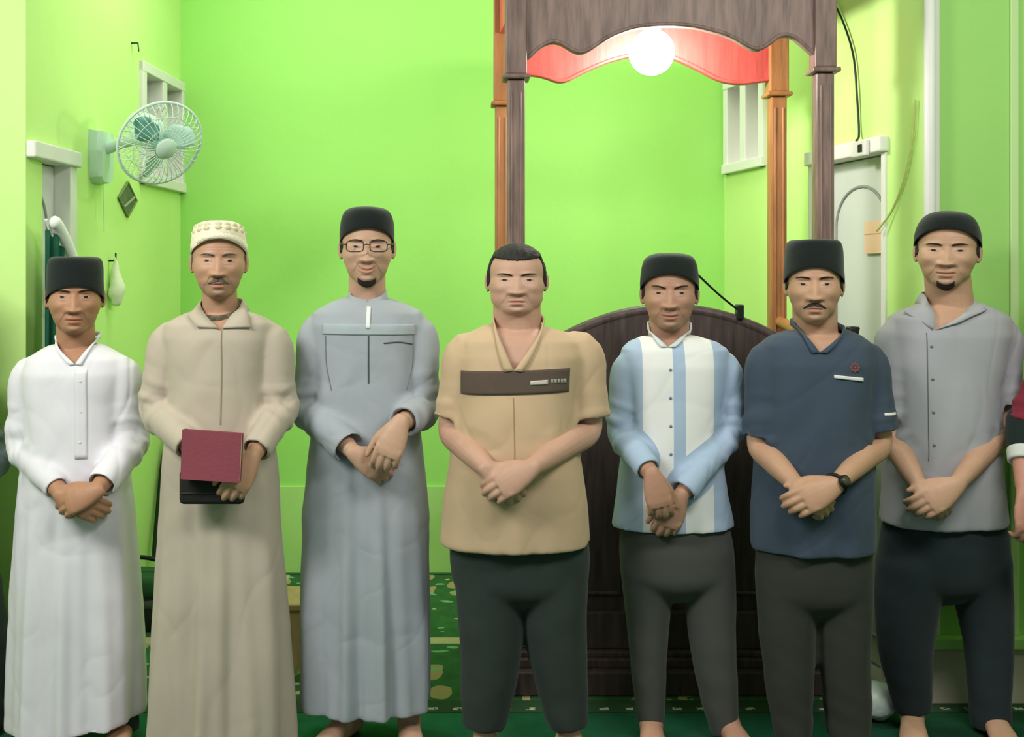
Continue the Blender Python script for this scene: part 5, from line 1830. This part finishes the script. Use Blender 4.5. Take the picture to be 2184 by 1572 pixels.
# --- 7: grey shirt
m7 = make_person(dict(D=3.42, seed=7, label='tall man in a grey short sleeved collared shirt and rounded black cap',
    head=(2020, 535, 613, 456, 120), yaw=-0.06, roll=-0.03, neck=(1978, 2074, 655), skin=(192, 152, 126), hip=1060, age=0.4, smile=0.25, stubble=0.2, goatee_shade=(0.022, -0.124, -0.104),
    torso=[(646, 1964, 2090, .065, .07), (658, 1930, 2122, .088, .09), (676, 1898, 2150, .105, .105), (715, 1884, 2156, .122, .11), (820, 1892, 2130, .13, .11), (950, 1890, 2126, .132, .115), (1050, 1882, 2138, .135, .115), (1116, 1876, 2146, .135, .12)],
    arms=[dict(S=(1910, 705), E=(1900, 930, -.02), W=(1965, 1045, -.18), to=(2020, 1085, -.175), sleeve=(.066, .058, .05), short=.84),
          dict(S=(2134, 705), E=(2142, 910, -.01), W=(2038, 1035, -.21), to=(1972, 1080, -.225), sleeve=(.068, .062, .05), short=.76, hs=1.08, r=.038)],
    legs=[dict(p=[(1945, 1210), (1935, 1380), (1945, 1600)], yaw=-0.35), dict(p=[(2085, 1210), (2105, 1360), (2115, 1600)], yaw=-0.15)],
    cap=dict(kind='dome', w=134, rim=488, top=450, m=BLACK_FELT, tilt=.045, sidedrop=.012), hair=HAIR_SIDE,
    garment=dict(name='shirt', m=cloth('mid_grey_cotton', (168, 168, 174)), fold=.004, nf=6),
    collar=dict(kind='polo', V=(1993, 706), L=(1976, 644), R=(2076, 646), tipL=(1946, 672), tipR=(2040, 690)),
    trousers=dict(m=cloth('blue_black_trouser_cloth', (40, 50, 54), var=0.12), waist=[(1080, 1890, 2136, .115, .11), (1170, 1878, 2150, .12, .12), (1230, 1880, 2150, .115, .115)],
        legs=[dict(p=[(1945, 1200), (1932, 1380), (1948, 1518)], r=[72, 58, 38]), dict(p=[(2085, 1200), (2106, 1360), (2112, 1552)], r=[70, 52, 40])])))
m7['line']('placket_edge', [(1985, 712), (1983, 850), (1983, 1000)], .0014, cloth('grey_seam', (104, 108, 112)))
for y in (740, 810, 880, 950):
    m7['button'](1993, y, mat('grey_button', (120, 122, 124), 0.4), r=.005)

# --- 8: mostly outside the picture on the right
m8 = make_person(dict(D=3.28, seed=8, coarse=True, label='man in a maroon shirt with white cuff at the right edge, mostly cut off',
    head=(2350, 560, 640, 480, 112), neck=(2308, 2392, 672), skin=(196, 140, 122), hip=1070, age=0.4, smile=0.2,
    torso=[(665, 2296, 2404, .06, .065), (678, 2262, 2438, .085, .09), (696, 2240, 2460, .105, .10), (735, 2232, 2468, .12, .11), (840, 2240, 2460, .125, .115), (950, 2240, 2460, .13, .115), (1060, 2232, 2468, .13, .12), (1130, 2230, 2470, .13, .12)],
    arms=[dict(S=(2246, 740), E=(2184, 905, -.01), W=(2185, 1062, -.13), to=(2200, 1150, -.15), sleeve=(.058, .058, .05), short=1.0, r=.034, thumb=.4),
          dict(S=(2452, 740), E=(2490, 915, -.01), W=(2420, 1050, -.15), to=(2370, 1090, -.17), sleeve=(.060, .052, .05), short=.95, r=.034)],
    legs=[dict(p=[(2300, 1200), (2300, 1380), (2300, 1600)], yaw=-0.2), dict(p=[(2410, 1200), (2410, 1380), (2412, 1600)], yaw=0.2)],
    hair=dict(line=0.064, side=0.018, low=-0.045, th=0.008, crop=True),
    garment=dict(name='shirt', m=cloth('maroon_cotton', (126, 44, 58)), fold=.004, nf=6),
    collar=dict(kind='vband', V=(2350, 726), L=(2310, 664), R=(2390, 666), w=.02),
    trousers=dict(m=BLACK_CLOTH, waist=[(1090, 2238, 2462, .11, .11), (1190, 2236, 2464, .115, .115), (1240, 2240, 2460, .11, .11)],
        legs=[dict(p=[(2300, 1195), (2300, 1380), (2300, 1565)], r=[60, 50, 36]), dict(p=[(2405, 1195), (2410, 1380), (2410, 1565)], r=[60, 50, 36])])))
S_, E_, W_ = m8['arms'][0]
ud = W_ - E_
us = mesh_obj('undersleeve', *tube([E_ - ud * 0.06, E_ + ud * 0.22, E_ + ud * 0.40], [0.052, 0.052, 0.047], 24, n=10, hollow=0.03), cloth('black_knit', (30, 42, 40)), m8['root'])
mesh_obj('cuff', *tube([E_ + ud * 0.385, E_ + ud * 0.52], [0.050, 0.047], 24, n=6, hollow=0.02), cloth('white_knit', (206, 208, 202)), us)

# --- 9: mostly outside the picture on the left
m9 = make_person(dict(D=3.42, seed=9, coarse=True, label='man in a dark patterned grey shirt at the left edge, mostly cut off',
    head=(-165, 632, 712, 552, 112), neck=(-206, -124, 742), skin=(180, 134, 108), hip=1120, age=0.5, smile=0.2,
    torso=[(735, -216, -112, .06, .065), (748, -250, -78, .085, .09), (764, -272, -56, .105, .10), (800, -280, -50, .12, .11), (880, -276, -54, .125, .115), (1000, -278, -50, .13, .115), (1100, -286, -42, .13, .12), (1190, -288, -34, .13, .12)],
    arms=[dict(S=(-262, 785), E=(-288, 960, -.01), W=(-200, 1075, -.19), to=(-150, 1110, -.19), sleeve=(.060, .052, .045), cuff=.9),
          dict(S=(-58, 788), E=(-18, 985, -.01), W=(-95, 1090, -.20), to=(-150, 1130, -.21), sleeve=(.058, .052, .045), cuff=.9)],
    legs=[dict(p=[(-220, 1240), (-220, 1400), (-220, 1600)], yaw=-0.2), dict(p=[(-70, 1240), (-45, 1400), (-30, 1600)], yaw=0.2)],
    hair=dict(line=0.064, side=0.018, low=-0.045, th=0.008, crop=True),
    garment=dict(name='shirt', m=cloth('dark_patterned_grey', (92, 104, 104), var=0.5, vscale=22), fold=.005, nf=6),
    collar=dict(kind='vband', V=(-165, 796), L=(-206, 730), R=(-122, 732), w=.02),
    trousers=dict(m=BLACK_CLOTH, waist=[(1150, -276, -40, .115, .11), (1240, -280, -30, .12, .12), (1290, -276, -24, .115, .115)],
        legs=[dict(p=[(-215, 1250), (-220, 1400), (-220, 1552)], r=[60, 52, 42]), dict(p=[(-62, 1250), (-38, 1400), (-28, 1555)], r=[62, 56, 48])])))

# ------------------------------------------------------------------ book and pouch held by the man in beige
def slab(name_, corners, th, m, parent, nrm, bev=None):
    c_ = [np.array(x) for x in corners]
    n_ = unit(nrm)
    return mesh_obj(name_, *rings_to_shell([np.array(c_) - n_ * th / 2, np.array(c_) + n_ * th / 2]), m, parent, smooth=False)
bd = 3.25 - 0.262
cs = [P(390, 916, bd + 0.006), P(515, 925, bd + 0.006), P(510, 1030, bd - 0.004), P(386, 1022, bd - 0.004)]
t = thing('book', 'maroon book held in front by the man in the beige robe', 'book', tuple(np.mean(cs, axis=0)))
MAR = mat('maroon_cover', (136, 66, 78), 0.6, 0.1, 120, 0.06, 6)
nb_ = np.cross(cs[1] - cs[0], cs[3] - cs[0])
slab('front_cover', cs, 0.004, MAR, t, nb_)
nu_ = unit(nb_)
if nu_[1] < 0:
    nu_ = -nu_
ctr = np.mean(cs, axis=0)
slab('pages', [ctr + (c_ - ctr) * 0.965 + nu_ * 0.014 for c_ in cs], 0.023, mat('cream_pages', (222, 210, 184), 0.8), t, nb_)
slab('back_cover', [c_ + nu_ * 0.028 for c_ in cs], 0.004, MAR, t, nb_)
slab('spine', [cs[0] + nu_ * 0.0, cs[0] + nu_ * 0.028, cs[3] + nu_ * 0.028, cs[3]], 0.004, MAR, t, np.cross(nu_, cs[3] - cs[0]))
pd2 = 3.25 - 0.205
pc = (P(385, 1005, pd2) + P(520, 1072, pd2)) / 2
hx_, hz_ = (P(522, 0, pd2)[0] - P(384, 0, pd2)[0]) / 2, (P(0, 1000, pd2)[2] - P(0, 1072, pd2)[2]) / 2
t = thing('pouch', 'black pouch held under the maroon book by the man in beige', 'pouch', tuple(pc))
v, f = box(-hx_, hx_, -0.016, 0.016, -hz_, hz_, bev=0.012)
mesh_obj('pouch_body', v + pc, f, mat('black_fabric', (38, 36, 34), 0.85, 0.2, 120), t)
mesh_obj('zip', *tube([pc + np.array([-hx_ * 0.9, -0.017, -hz_ * 0.3]), pc + np.array([hx_ * 0.5, -0.017, -hz_ * 0.3])], [0.0025, 0.0025], 8), DARKM, t)
